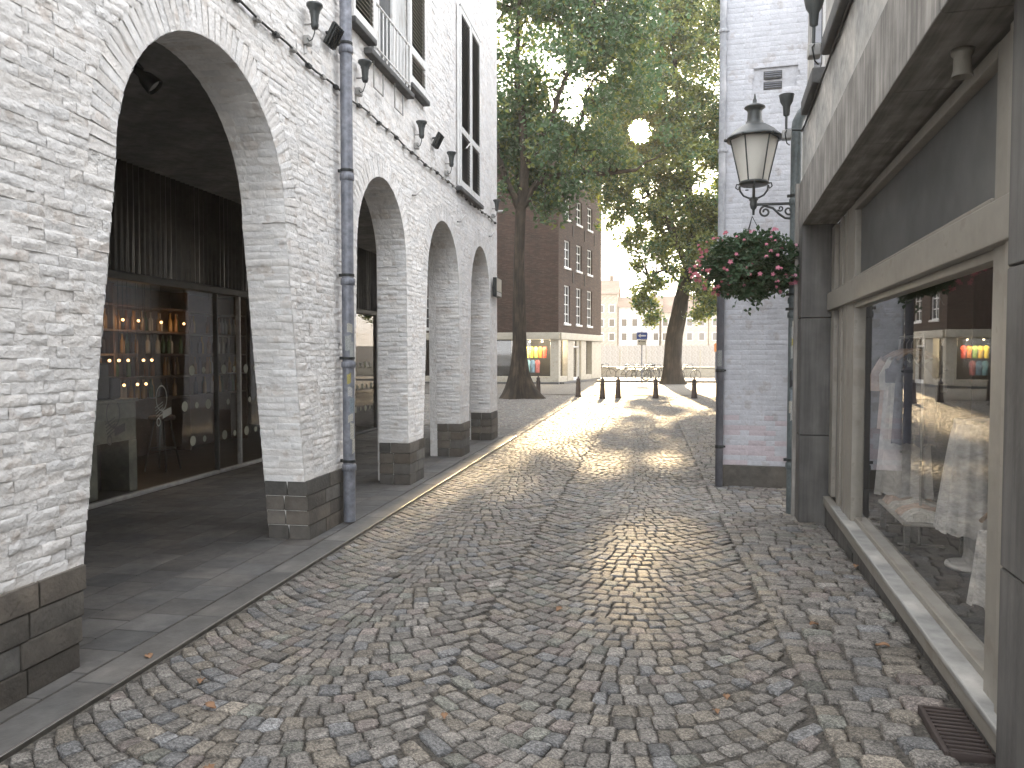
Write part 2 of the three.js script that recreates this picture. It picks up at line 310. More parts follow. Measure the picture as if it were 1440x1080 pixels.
{ // earth and joints under the stones: one sheet following the fall of the street
  const g = one();
  g.grid(60, 130, (u, v) => { const x = lerp(-45, 45, u < 0.2 ? u * 2 : u > 0.8 ? 1 - (1 - u) * 2 : 0.4 + (u - 0.2) / 0.6 * 0.2), z = lerp(25, -62, v); return [x, gh(x, z) - 0.015, z, x, -z]; });
  const street = g.build('street', M.joint); structure(street);

  const r = makeRng(99), setts = [];
  const tone = () => { const k = rr(r, 0.76, 1.2), w = r(), q = r(); const c = w < 0.2 ? [1.08, 1.0, 0.88] : w < 0.3 ? [0.94, 0.98, 1.04] : w < 0.4 ? [1.09, 0.98, 0.94] : w < 0.46 ? [0.98, 1.02, 0.94] : [1.02, 0.99, 0.95]; const f = q > 0.95 ? 1.3 : q < 0.05 ? 0.65 : 1; return [c[0] * k * f, c[1] * k * f, c[2] * k * f]; };
  // a stone from four corners (x, z); near ones have a 4 x 4 worn crown, far ones a plain chamfered top
  function sett(g, c, fine, y, lift, tilt, col) {
    g.col = col;
    const m = [(c[0][0] + c[1][0] + c[2][0] + c[3][0]) / 4, (c[0][1] + c[1][1] + c[2][1] + c[3][1]) / 4];
    const at = (u, v, s) => { const x = (1 - v) * ((1 - u) * c[0][0] + u * c[1][0]) + v * ((1 - u) * c[3][0] + u * c[2][0]), z = (1 - v) * ((1 - u) * c[0][1] + u * c[1][1]) + v * ((1 - u) * c[3][1] + u * c[2][1]); return [m[0] + (x - m[0]) * s, m[1] + (z - m[1]) * s]; };
    const ph = r() * 9, P = (u, v, s, h) => { const q = at(u, v, s); return g.v(q[0], y + h + lift + tilt[0] * (u - 0.5) + tilt[1] * (v - 0.5), q[1], q[0] + ph + h * 0.8, -q[1] + ph * 1.7 + h * 0.9); };
    if (fine) {
      const t = [0, 0.16, 0.84, 1], id = [];
      for (let j = 0; j < 4; j++) for (let i = 0; i < 4; i++) {
        const e = (i === 0 || i === 3) + (j === 0 || j === 3);
        const u = t[i] + rr(r, -0.05, 0.05), v = t[j] + rr(r, -0.05, 0.05);
        id.push(P(u, v, e === 2 ? 0.93 : 1, e === 0 ? rr(r, -0.001, 0.0035) : e === 1 ? rr(r, -0.006, -0.002) : rr(r, -0.011, -0.006)));
      }
      for (let j = 0; j < 3; j++) for (let i = 0; i < 3; i++) { const a = id[j * 4 + i], b = id[j * 4 + i + 1], e = id[j * 4 + i + 5], f = id[j * 4 + i + 4]; g.i.push(a, b, e, a, e, f); }
      const ring = [0, 1, 2, 3, 7, 11, 15, 14, 13, 12, 8, 4], uv = [[0, 0], [t[1], 0], [t[2], 0], [1, 0], [1, t[1]], [1, t[2]], [1, 1], [t[2], 1], [t[1], 1], [0, 1], [0, t[2]], [0, t[1]]];
      const low = ring.map((_, k) => P(uv[k][0], uv[k][1], 1.0, -0.035));
      for (let k = 0; k < 12; k++) { const n = (k + 1) % 12; g.i.push(id[ring[k]], low[k], low[n], id[ring[k]], low[n], id[ring[n]]); }
    } else {
      const uv = [[0, 0], [1, 0], [1, 1], [0, 1]], a = uv.map((q) => P(q[0], q[1], 0.80, rr(r, -0.001, 0.002))), b = uv.map((q) => P(q[0], q[1], 1.02, -0.026));
      g.i.push(a[0], a[1], a[2], a[0], a[2], a[3]);
      for (let k = 0; k < 4; k++) { const n = (k + 1) % 4; g.i.push(a[k], b[k], b[n], a[k], b[n], a[n]); }
    }
  }
  const gx = 1.235, gz = -3.30;                                       // drain grate: no stones under it
  function lay(c) {
    const x = (c[0][0] + c[2][0]) / 2, z = (c[0][1] + c[2][1]) / 2;
    if (x > rightEdge(z) - 0.035) return;
    if (Math.abs(x - gx) < 0.125 && Math.abs(z - gz) < 0.22) return;
    const j = 0.0055; c = c.map((q) => [q[0] + rr(r, -j, j), q[1] + rr(r, -j, j)]);
    const gap = rr(r, 0.91, 0.96); c = c.map((q) => [x + (q[0] - x) * gap, z + (q[1] - z) * gap]);
    setts.push({ c, x, z, s: shows(x, gh(x, z), z, 0, 1, 0) });
  }
  function arcBay(xa0, xb0, z0, z1, sag, p) {
    const rows = Math.ceil((z0 - z1) / p);
    for (let k = 0; k < rows; k++) {
      const zk = z0 - k * p, eb = (x) => x === KERB_X + 0.02 ? 0 : 0.03 * (hash2(Math.round(zk / p), Math.round(x * 100), 3) - 0.5) * 2, xa = xa0 + eb(xa0), xb = xb0 + eb(xb0), w = xb - xa, f = (u) => { const s = 2 * u - 1; return [xa + u * w, zk + sag * (1 - s * s)]; };
      const n = Math.round(w * 1.25 / rr(r, 0.106, 0.124)), off = r(), cuts = [0];
      for (let i = 1; i <= n; i++) { const q = (i - off * 0.9 + rr(r, -0.16, 0.16)) / n; if (q > 0.035 && q < 0.965) cuts.push(q); } cuts.push(1);
      for (let i = 0; i < cuts.length - 1; i++) {
        const cor = (u, e) => { const q = f(u), sl = -4 * sag * (2 * u - 1) / w, cs = 1 / Math.hypot(1, sl), h = p * cs / 2 * e; return [clamp(q[0] + sl * cs * h, xa - 0.012, xb + 0.012), q[1] - cs * h]; };
        lay([cor(cuts[i], -1), cor(cuts[i + 1], -1), cor(cuts[i + 1], 1), cor(cuts[i], 1)]);
      }
    }
  }
  function straightRows(xa, xbf, z0, z1, p, len) {
    for (let z = z0; z > z1; z -= p) { const xb = xbf(z); let x = xa, a = rr(r, 0.4, 1) * len; while (x < xb - 0.03) { const x2 = Math.min(xb, x + a); if (x2 - x > 0.05) lay([[x, z], [x2, z], [x2, z - p], [x, z - p]]); x = x2; a = rr(r, 0.8, 1.25) * len; } }
  }
  arcBay(KERB_X + 0.02, -1.0, -1.0, -31.5, 0.42, 0.117);
  arcBay(-1.0, 0.74, -1.0, -31.5, 0.47, 0.117);
  straightRows(0.74, (z) => Math.min(2.1, rightEdge(z) - 0.01), -1.5, -10.2, 0.118, 0.14);
  straightRows(0.74, (z) => rightEdge(z), -10.2, -31.5, 0.118, 0.135);
  arcBay(-4.3, KERB_X, -15.6, -31.5, 0.44, 0.12);
  arcBay(-6.0, -4.3, -18, -31.5, 0.44, 0.12);
  arcBay(-7.7, -6.0, -20, -31.5, 0.44, 0.12);
  arcBay(-9.4, -7.7, -22, -31.5, 0.44, 0.12);

  setts.sort((a, b) => b.s - a.s);
  const rest = one();
  setts.forEach((q, k) => {
    const y = gh(q.x, q.z), col = tone(), fine = q.z > -11.5 && q.s > 0;
    const lift = rr(r, -0.004, 0.004), tilt = [rr(r, -0.006, 0.006), rr(r, -0.006, 0.006)];
    if (k < 300) { const g1 = one(); sett(g1, q.c, true, y, lift, tilt, col); g1.build(k ? `sett_${String(k).padStart(3, '0')}` : 'sett', M.sett, street); }
    else sett(rest, q.c, fine, y, lift, tilt, col);
  });
  stuff(rest.build('setts', M.sett, street));
  console.log('setts', setts.length, 'tris', rest.i.length / 3);

  // quay road beyond the bollards: asphalt-like pale paving with a kerb
  const road = one(); road.grid(8, 8, (u, v) => { const x = lerp(-40, 40, u), z = lerp(-31.6, -58, v); return [x, 0.004, z, x, -z]; });
  structure(road.build('quay_paving', mat('quay paving', [0.19, 0.175, 0.155], 0.8, { map: rep(T.granite, 0.8), bumpMap: rep(T.rough, 2), bumpScale: 0.004 })));
  const kb = one(); for (let x = -3; x < 26; x += 1.0) kb.cbox(x, -0.05, -46.2, x + 0.992, 0.12, -46.0, 0.012);
  structure(kb.build('quay_kerb', M.kerb));
  // low kerb stones round the brown house
}
{ // arcade pavement: slabs, kerb stones with a steel edge
  const g = one(); g.grid(4, 10, (u, v) => { const x = lerp(-6.3, -2.84, u), z = lerp(2, -17.2, v); return [x, -0.006, z, x, -z]; });
  const pav = g.build('arcade_pavement', M.joint); structure(pav);
  const r = makeRng(321), slabs = [];
  const W = 0.30, L = 0.30;
  for (let j = 0, x = -2.845; x > -6.1; x -= L, j++) for (let z = 1 - (j % 2) * W / 2; z > -16.9; z -= W) { const x1 = Math.max(x - L, -5.80); if (x1 < x - 0.05) slabs.push({ x, x1, z, s: shows(x - L / 2, 0, z - W / 2, 0, 1, 0) }); }
  slabs.sort((a, b) => b.s - a.s);
  const rest = one();
  slabs.forEach((q, k) => {
    const w = rr(r, 0.80, 1.14), b = rr(r, -0.03, 0.03), e = 0.0025, h = rr(r, -0.0015, 0.0015), g1 = k < 300 ? one() : rest;
    g1.col = [w + b, w, w - b];
    g1.cbox(q.x1 + e, -0.03, q.z - W + e, q.x - e, 0.002 + h, q.z - e, 0.004);
    if (k < 300) g1.build(k ? `slab_${String(k).padStart(3, '0')}` : 'slab', M.tile, pav);
  });
  stuff(rest.build('slabs', M.tile, pav));
  const kb = one(); kb.box(-2.835, -0.12, -15.35, KERB_X, -0.02, 2.0);
  const kerb = kb.build('kerb', M.joint); structure(kerb);
  for (let z = 1.6; z > -15.3; z -= 1.0) { const g1 = one(), w = rr(r, 0.8, 1.25); g1.col = [w, w, w * 0.98]; g1.cbox(-2.825, -0.06, Math.max(-15.32, z - 0.994), -2.606, rr(r, 0.003, 0.007), z, 0.006); g1.build('kerb_stone', M.kerb, kerb); }
  one().cbox(-2.603, -0.05, -15.3, -2.588, 0.011, 1.6, 0.003).build('steel_edge', M.steelEdge, kerb);
}
// ---------------------------------------------------------------- white painted brick building with the arcade
const ARCHES = [ // near base z, far base z, near spring z, far spring z, spring height, crown height
  { n0: -3.55, f0: -6.42, n1: -3.95, f1: -6.02, ys: 2.75, yc: 3.80 },
  { n0: -7.46, f0: -9.34, n1: -7.62, f1: -9.28, ys: 2.75, yc: 3.64 },
  { n0: -9.92, f0: -12.08, n1: -10.22, f1: -12.00, ys: 2.70, yc: 3.60 },
  { n0: -12.62, f0: -14.50, n1: -12.85, f1: -14.42, ys: 2.70, yc: 3.58 },
];
const END_Z = -15.1, NEAR_Z = 3, TOP_Y = 10.5, JAMB_BACK = -3.34;
for (const a of ARCHES) { a.zc = (a.n1 + a.f1) / 2; a.a = (a.n1 - a.f1) / 2; a.b = a.yc - a.ys; }
// opening of an arch at height y, grown by e: [near z, far z] or null
function opening(a, y, e = 0) {
  if (y <= a.ys) { const t = y / a.ys; return [lerp(a.n0, a.n1, t) + e, lerp(a.f0, a.f1, t) - e]; }
  const q = (y - a.ys) / (a.b + e); if (q >= 1) return null;
  const w = (a.a + e) * Math.sqrt(1 - q * q); return [a.zc + w, a.zc - w];
}
function archOutline(a, n = 22) { // from near base over the crown to far base: [z, y]
  const o = [[a.n0, 0], [lerp(a.n0, a.n1, 0.5), a.ys / 2]];
  for (let k = 0; k <= n; k++) { const t = k / n * Math.PI; o.push([a.zc + a.a * Math.cos(t), a.ys + a.b * Math.sin(t)]); }
  o.push([lerp(a.f0, a.f1, 0.5), a.ys / 2], [a.f0, 0]);
  return o;
}
const WIN = { n: -8.06, f: -9.28, y0: 4.88, y1: 7.4 };
const house = thing('white_brick_building', 'white painted rough brick building with four arches over a covered walkway', 'building');
{
  const shape = (z0, list) => {
    const s = new THREE.Shape(); s.moveTo(-z0, 0);
    for (const a of list) for (const q of archOutline(a)) s.lineTo(-q[0], q[1]);
    s.lineTo(-END_Z, 0); s.lineTo(-END_Z, TOP_Y); s.lineTo(-z0, TOP_Y); s.closePath(); if (z0 < 0) return s;
    const h = new THREE.Path(); h.moveTo(-WIN.n, WIN.y0); h.lineTo(-WIN.f, WIN.y0); h.lineTo(-WIN.f, WIN.y1); h.lineTo(-WIN.n, WIN.y1); h.closePath(); s.holes.push(h);
    return s;
  };
  const place = (geo, x) => { geo.rotateY(Math.PI / 2); geo.translate(x, 0, 0); return geo; };            // shape x -> -z, depth -> +x
  put('wall', place(new THREE.ExtrudeGeometry(shape(NEAR_Z, ARCHES), { depth: 0.3775, bevelEnabled: false }), JAMB_BACK), M.wallBack, house);
  put('wall_lining', place(new THREE.ExtrudeGeometry(shape(-9.6, ARCHES.slice(2)), { depth: 0.12, bevelEnabled: false }), JAMB_BACK - 0.122), M.wallBack, house);
  // end wall and mass of the upper floors above the walkway
  one().box(-9.5, 3.84, -15.098, JAMB_BACK - 0.13, TOP_Y, NEAR_Z).build('upper_floors', M.wallBack, house);
  one().box(-9.5, 3.825, -17.0, JAMB_BACK - 0.004, 3.838, NEAR_Z).build('walkway_ceiling', M.plaster, house);
  one().box(-9.5, 3.5, -17.2, -5.75, TOP_Y, -17.002).box(-9.5, 3.84, -17.0, -5.9, TOP_Y, -15.1).build('rear_wing', M.wallBack, house);

  // bricks: each a worn face with soft edges, slurried with paint
  const r = makeRng(2024), list = [];
  const J = 0.010;
  function brick(g, O, U, V, N, w, h, amp, seed, col) {
    const q = makeRng(seed); g.col = col;
    const nu = 3, nv = 2, id = [], at = (u, v, d) => g.v(O[0] + U[0] * u + V[0] * v + N[0] * d, O[1] + U[1] * u + V[1] * v + N[1] * d, O[2] + U[2] * u + V[2] * v + N[2] * d, uu(u, v, 0), uu(u, v, 1));
    const us = O[0] * Math.abs(U[0]) + O[2] * Math.abs(U[2]) + seed % 97 * 0.37 * 0, uu = (u, v, k) => k ? O[1] + V[1] * v + (Math.abs(V[1]) < 0.5 ? O[2] * 0.7 + v : 0) : us + u;
    const base = rr(q, 0, amp), tx = rr(q, -1, 1) * amp * 0.5, ty = rr(q, -1, 1) * amp * 0.45;
    for (let j = 0; j <= nv; j++) for (let i = 0; i <= nu; i++) {
      const e = i === 0 || i === nu || j === 0 || j === nv, u = (i / nu - 0.5), v = (j / nv - 0.5);
      const hgt = base + tx * u + ty * v + rr(q, -1, 1) * amp * (e ? 0.32 : 0.5) - (e ? 0.0015 : 0);
      id.push(at(J + (i / nu) * (w - 2 * J) + (e ? rr(q, -1, 1) * 0.003 : 0), J + (j / nv) * (h - 2 * J) + (e ? rr(q, -1, 1) * 0.004 : rr(q, -1, 1) * 0.006), hgt));
    }
    const W = nu + 1;
    for (let j = 0; j < nv; j++) for (let i = 0; i < nu; i++) { const a = id[j * W + i], b = a + 1, c = id[(j + 1) * W + i + 1], d = id[(j + 1) * W + i]; g.i.push(a, b, c, a, c, d); }
    const ring = [], pos = []; for (let i = 0; i <= nu; i++) { ring.push(id[i]); pos.push([i / nu, 0]); } for (let j = 1; j <= nv; j++) { ring.push(id[j * W + nu]); pos.push([1, j / nv]); }
    for (let i = nu - 1; i >= 0; i--) { ring.push(id[nv * W + i]); pos.push([i / nu, 1]); } for (let j = nv - 1; j >= 1; j--) { ring.push(id[j * W]); pos.push([0, j / nv]); }
    const low = pos.map((s) => at(s[0] * w, s[1] * h, base * 0.55 - 0.001 + rr(q, -1, 1) * 0.003));
    for (let k = 0; k < ring.length; k++) { const n = (k + 1) % ring.length; g.i.push(ring[k], low[k], low[n], ring[k], low[n], ring[n]); }
  }
  const tone = () => { const k = rr(r, 0.90, 1.03), t = rr(r, -0.012, 0.012); return [k + t, k, k - t * 1.2]; };
  const P = 0.058;
  const FX = WALL_X - 0.008;                                         // brick faces stand a few mm either side of the wall plane
  const push = (O, U, V, N, w, h, amp, front) => { const c = [O[0] + U[0] * w / 2 + V[0] * h / 2, O[1] + U[1] * w / 2 + V[1] * h / 2, O[2] + U[2] * w / 2 + V[2] * h / 2]; list.push({ a: [O, U, V, N, w, h, amp], s: shows(...c, ...N) * w * h, front }); };
  // courses of the street face; u runs towards -z, so that U x V points to +x
  for (let y = 0.53, row = 0; y < 9.6; y += P, row++) {
    const ym = y + P / 2, blocks = [];
    for (const a of ARCHES) { const ring = ym > a.ys - 0.1; const o = opening(a, ym, ring ? 0.215 : 0.0); if (o) blocks.push(o); }
    if (ym > WIN.y0 && ym < WIN.y1) blocks.push([WIN.n, WIN.f]);
    blocks.sort((p, q) => q[0] - p[0]);
    const spans = []; let z = -1.0; for (const b of blocks) { if (b[0] < z) spans.push([z, b[0]]); z = Math.min(z, b[1]); } spans.push([z, END_Z + 0.004]);
    // nothing above what can be seen near by
    for (const [za, zb] of spans) {
      let x = za, k = row % 2;
      while (x > zb + 0.001) {
        let w = (k++ % 2 ? 0.205 : rr(r, 0.0, 1) < 0.5 ? 0.105 : 0.2) + rr(r, -0.015, 0.02); if (x - w < zb + 0.05) w = x - zb;
        if (y < 2.6 - x * 0.62 + 0.5) push([FX, y, x], [0, 0, -1], [0, 1, 0], [1, 0, 0], w, P, x > -7 ? 0.0075 : 0.0065, true);
        x -= w;
      }
    }
  }
  // arch rings and reveals
  for (const a of ARCHES) {
    const L = []; const steps = 400; let prev = null, acc = 0; // arc length along the curve
    for (let k = 0; k <= steps; k++) { const t = k / steps * Math.PI, q = [a.zc + a.a * Math.cos(t), a.ys + a.b * Math.sin(t)]; if (prev) acc += Math.hypot(q[0] - prev[0], q[1] - prev[1]); L.push([acc, t]); prev = q; }
    const n = Math.round(acc / 0.066);
    for (let k = 0; k < n; k++) {
      const s0 = acc * k / n, t = L.find((q) => q[0] >= s0)[1], t1 = L.find((q) => q[0] >= Math.min(acc * (k + 1) / n, acc - 1e-6))[1];
      const p0 = [a.zc + a.a * Math.cos(t), a.ys + a.b * Math.sin(t)], p1 = [a.zc + a.a * Math.cos(t1), a.ys + a.b * Math.sin(t1)], tm = (t + t1) / 2;
      let nn = [Math.cos(tm) / a.a, Math.sin(tm) / a.b]; const nl = Math.hypot(...nn); nn = [nn[0] / nl, nn[1] / nl];
      const w = Math.hypot(p1[0] - p0[0], p1[1] - p0[1]), tz = (p1[0] - p0[0]) / w, ty = (p1[1] - p0[1]) / w;
      const len = rr(r, 0.213, 0.228);
      push([FX, p0[1], p0[0]], [0, ty, tz], [0, nn[1], nn[0]], [1, 0, 0], w, len, 0.005, true);           // ring on the face
      let x = FX; for (const d of [rr(r, 0.14, 0.2), rr(r, 0.1, 0.16), 1]) { const x1 = Math.max(JAMB_BACK, x - d); if (x - x1 > 0.02) push([x1, p0[1] - nn[1] * 0.003, p0[0] - nn[0] * 0.003], [1, 0, 0], [0, ty, tz], [0, -nn[1], -nn[0]], x - x1, w, 0.008, false); x = x1; }
    }
    for (const side of [0, 1]) for (let y = 0.53; y < a.ys - 0.01; y += P) {
      const y1 = Math.min(y + P, a.ys), z0 = opening(a, y)[side], z1 = opening(a, y1)[side], h = Math.hypot(y1 - y, z1 - z0), V = [0, (y1 - y) / h, (z1 - z0) / h], sg = side ? 1 : -1;
      let x = FX, N = [0, -V[2] * sg, V[1] * sg]; const cuts = r() < 0.5 ? [rr(r, 0.2, 0.26), 1] : [rr(r, 0.1, 0.16), 1];
      for (const d of cuts) { const x1 = Math.max(JAMB_BACK, x - d); if (x - x1 > 0.02) push(side ? [x1, y, z0 + N[2] * 0.003] : [x, y, z0 + N[2] * 0.003], side ? [1, 0, 0] : [-1, 0, 0], V, N, x - x1, h, 0.012, false); x = x1; }
    }
  }
  // corner return at the end of the building
  for (let y = 0.53, row = 0; y < 8; y += P, row++) { let x = -2.951; for (const d of row % 2 ? [0.2, 0.1, 1] : [0.1, 0.2, 1]) { const x1 = Math.max(JAMB_BACK, x - d); if (x - x1 > 0.02) push([x, y, END_Z - 0.003], [-1, 0, 0], [0, 1, 0], [0, 0, -1], x - x1, P, 0.01, false); x = x1; } }
  list.sort((p, q) => q.s - p.s);
  const rest = one(); let k = 0;
  for (const b of list) {
    const seed = 1 + (r() * 1e9 | 0), col = tone();
    if (k < 300 && b.s > 0) { const g = one(); brick(g, ...b.a, seed, col); g.build(k ? `brick_${String(k).padStart(3, '0')}` : 'brick', M.paintBrick, house); k++; } else brick(rest, ...b.a, seed, col);
  }
  stuff(rest.build('bricks', M.paintBrick, house));
  console.log('left bricks', list.length, 'tris', rest.i.length / 3);

  // dark plinth blocks of the piers, four courses
  const piers = [[1.2, -3.55, null, 0], [-6.42, -7.46, 0, 1], [-9.34, -9.92, 1, 2], [-12.08, -12.62, 2, 3], [-14.5, -15.1, 3, null]];
  let pb = 0;
  for (const [z0, z1, an, af] of piers) {
    for (let c = 0; c < 4; c++) {
      const y0 = c * 0.134, y1 = y0 + 0.132, ym = (y0 + y1) / 2;
      const za = an === null ? z0 : opening(ARCHES[an], ym)[1] + 0.012, zb = af === null ? z1 - 0.008 : opening(ARCHES[af], ym)[0] - 0.012;
      const L = za - zb, n = Math.max(1, Math.round(L / (c % 2 ? 0.42 : 0.36))), cut = [za]; for (let i = 1; i < n; i++) cut.push(za - L * (i + rr(r, -0.14, 0.14) + (c % 2 ? 0.15 : -0.1)) / n); cut.push(zb);
      for (let i = 0; i < n; i++) {
        const xs = [WALL_X + 0.014, rr(r, -3.2, -3.12), JAMB_BACK - 0.005];
        for (let d = 0; d < 2; d++) { if (d && i > 0 && i < n - 1) continue; const g = one(), w = rr(r, 0.7, 1.2) * (c === 0 ? 0.85 : 1), t = rr(r, -0.06, 0.06); g.col = [w + t, w, w - t]; const o = rr(r, -0.004, 0.004); g.cbox(xs[d] + (d ? 0 : o), y0, cut[i] - 0.0025, xs[d + 1] + 0.003, y1, cut[i + 1] + 0.0025, 0.006); g.build(pb ? `plinth_block_${String(pb).padStart(3, '0')}` : 'plinth_block', M.plinth, house); pb++; }
      }
    }
  }
}
// shutters and windows of the upper floor
function shutter(parent, z0, z1, y0, y1, mids, slatMat, x, name) { // frame with louvres; z0 near, z1 far
  const f = one(), st = 0.055, t = 0.045;
  const rails = [y0, ...mids, y1];
  f.cbox(x, y0, z0, x + t, y1, z0 - st, 0.004); f.cbox(x, y0, z1 + st, x + t, y1, z1, 0.004);
  for (const [k, y] of rails.entries()) { const h = k === 0 ? [0, 0.11] : k === rails.length - 1 ? [-0.09, 0] : [-0.05, 0.05]; f.cbox(x + 0.002, y + h[0], z0 - st, x + t - 0.002, y + h[1], z1 + st, 0.004); }
  const fr = f.build(name, M.whiteWood, parent), s = one();
  for (let k = 0; k < rails.length - 1; k++) for (let y = rails[k] + 0.11; y < rails[k + 1] - 0.09; y += 0.048) s.quad([x + 0.004, y + 0.042, z0 - st], [x + t - 0.004, y, z0 - st], [x + t - 0.004, y, z1 + st], [x + 0.004, y + 0.042, z1 + st]).quad([x + 0.004, y + 0.036, z1 + st], [x + t - 0.004, y - 0.006, z1 + st], [x + t - 0.004, y - 0.006, z0 - st], [x + 0.004, y + 0.036, z0 - st]).quad([x + t - 0.004, y - 0.006, z0 - st], [x + t - 0.004, y - 0.006, z1 + st], [x + t - 0.004, y, z1 + st], [x + t - 0.004, y, z0 - st]);
  stuff(s.build('slats', slatMat, fr));
  one().box(x - 0.004, y0 + 0.02, z0 - st, x, y1 - 0.02, z1 + st).build('backing', M.slatDark, fr);
  return fr;
}
{
  const X = WALL_X + 0.012;
  shutter(house, -7.42, -8.05, 5.0, 7.4, [5.85], M.slatBeige, X, 'shutter');
  shutter(house, -9.30, -10.0, 5.0, 7.4, [5.42], M.slatBeige, X, 'shutter');
  shutter(house, -11.90, -12.60, 4.28, 7.06, [5.18], M.slatDark, X, 'shutter');
  shutter(house, -12.64, -13.34, 4.28, 7.06, [5.18], M.slatDark, X, 'shutter');
  one().cbox(X, 7.06, -11.86, X + 0.05, 7.13, -13.38, 0.006).cbox(X, 4.28, -11.82, X + 0.03, 7.06, -11.87, 0.004).cbox(X, 4.28, -13.37, X + 0.03, 7.06, -13.42, 0.004).build('shutter_surround', M.whiteWood, house);
  for (const [a, b, y] of [[-7.84, -9.34, 4.8], [-9.28, -10.04, 4.93], [-11.8, -13.45, 4.2], [-7.38, -8.0, 4.93]]) one().cbox(WALL_X - 0.02, y, a, WALL_X + 0.09, y + 0.065, b, 0.008).build('window_sill', M.sillStone, house);
  // french window behind the low rail
  const w = one(), bx = -3.15;
  w.cbox(bx, WIN.y0, WIN.n, bx + 0.06, WIN.y1, WIN.n - 0.07); w.cbox(bx, WIN.y0, WIN.f + 0.07, bx + 0.06, WIN.y1, WIN.f); w.cbox(bx + 0.002, WIN.y0, -8.62, bx + 0.062, WIN.y1, -8.72); w.cbox(bx + 0.003, WIN.y0 + 0.001, WIN.n - 0.07, bx + 0.058, WIN.y0 + 0.12, WIN.f + 0.07); w.cbox(bx + 0.003, 6.1, WIN.n - 0.07, bx + 0.058, 6.16, WIN.f + 0.07);
  const wf = w.build('window', M.whiteWood, house);
  for (const [a, b] of [[-8.13, -8.62], [-8.72, -9.21]]) for (const [c, d] of [[5.0, 6.1], [6.16, 7.38]]) one().box(bx + 0.02, c, a, bx + 0.026, d, b).build('pane', M.farPane, wf);
  one().box(bx - 0.3, WIN.y0 - 0.05, WIN.n + 0.02, bx - 0.25, WIN.y1 + 0.05, WIN.f - 0.02).build('window_backing', M.plaster, wf);
  one().quad([bx - 0.01, WIN.y0, WIN.f + 0.004], [-2.964, WIN.y0, WIN.f + 0.004], [-2.964, WIN.y1, WIN.f + 0.004], [bx - 0.01, WIN.y1, WIN.f + 0.004]).build('window_reveal', M.whiteWood, wf);
  const rl = one(); rl.bar([-2.9, 5.42, WIN.n], [-2.9, 5.42, WIN.f], 0.014).bar([-2.9, 4.95, WIN.n], [-2.9, 4.95, WIN.f], 0.012);
  for (let k = 0; k <= 10; k++) { const z = lerp(WIN.n, WIN.f, k / 10); rl.bar([-2.9, 4.87, z], [-2.9, 5.42, z], 0.009); }
  rl.build('window_rail', M.whiteWood, house);
}
// rain pipe on the first pier, with stickers
function rainPipe(name, label, x, z, y0, y1, rad, m, bands, stickers, bend) {
  const t = thing(name, label, 'drainpipe', null, [x, 0, z]);
  const path = []; for (let k = 0; k <= 8; k++) path.push([0, lerp(y0, y1, k / 8), 0]); if (bend) path.push(...bend);
  one().tube(path, rad, 18).build('pipe', m, t);
  for (const y of bands) { one().lathe([[rad, -0.03], [rad + 0.010, -0.03], [rad + 0.012, 0], [rad + 0.010, 0.03], [rad, 0.03]], 0, y, 0, 18).build('collar', m, t); one().lathe([[rad, 0.05], [rad + 0.006, 0.05], [rad + 0.006, 0.075], [rad, 0.075]], 0, y, 0, 18).cbox(-rad - 0.03, y + 0.048, -0.012, -rad + 0.004, y + 0.078, 0.012, 0.002).build('clamp', M.iron, t); }
  const g = makeRng(rad * 1e5 | 0);
  for (const [y, h, a0, a1, c] of stickers) one().grid(8, 1, (u, v) => { const an = lerp(a0, a1, u); return [Math.cos(an) * (rad + 0.0015), y + h * v + 0.01 * Math.sin(u * 3 + y * 20), Math.sin(an) * (rad + 0.0015)]; }).build('sticker', mat('sticker print', c, 0.7, { map: rep(T.granite, 2) }), t);
  return t;
}
const stickerList = (a, seed, y0, y1, n) => { const r = makeRng(seed), o = []; for (let k = 0; k < n; k++) { const y = lerp(y0, y1, (k + r() * 0.7) / n), c = [[0.6, 0.6, 0.58], [0.5, 0.52, 0.5], [0.55, 0.48, 0.16], [0.04, 0.04, 0.045], [0.62, 0.6, 0.52], [0.3, 0.36, 0.4]][r() * 6 | 0], q = a + rr(r, -0.5, 0.5); o.push([y, rr(r, 0.07, 0.17), q, q + rr(r, 0.6, 1.1), c]); } return o; };
rainPipe('drainpipe', 'blue grey drainpipe with stickers on the white arcade pier', -2.86, -7.12, 0.02, 9.5, 0.058, M.zinc, [0.55, 1.55, 2.35, 3.35, 4.55, 5.6], stickerList(0.3, 5, 0.62, 1.95, 9));
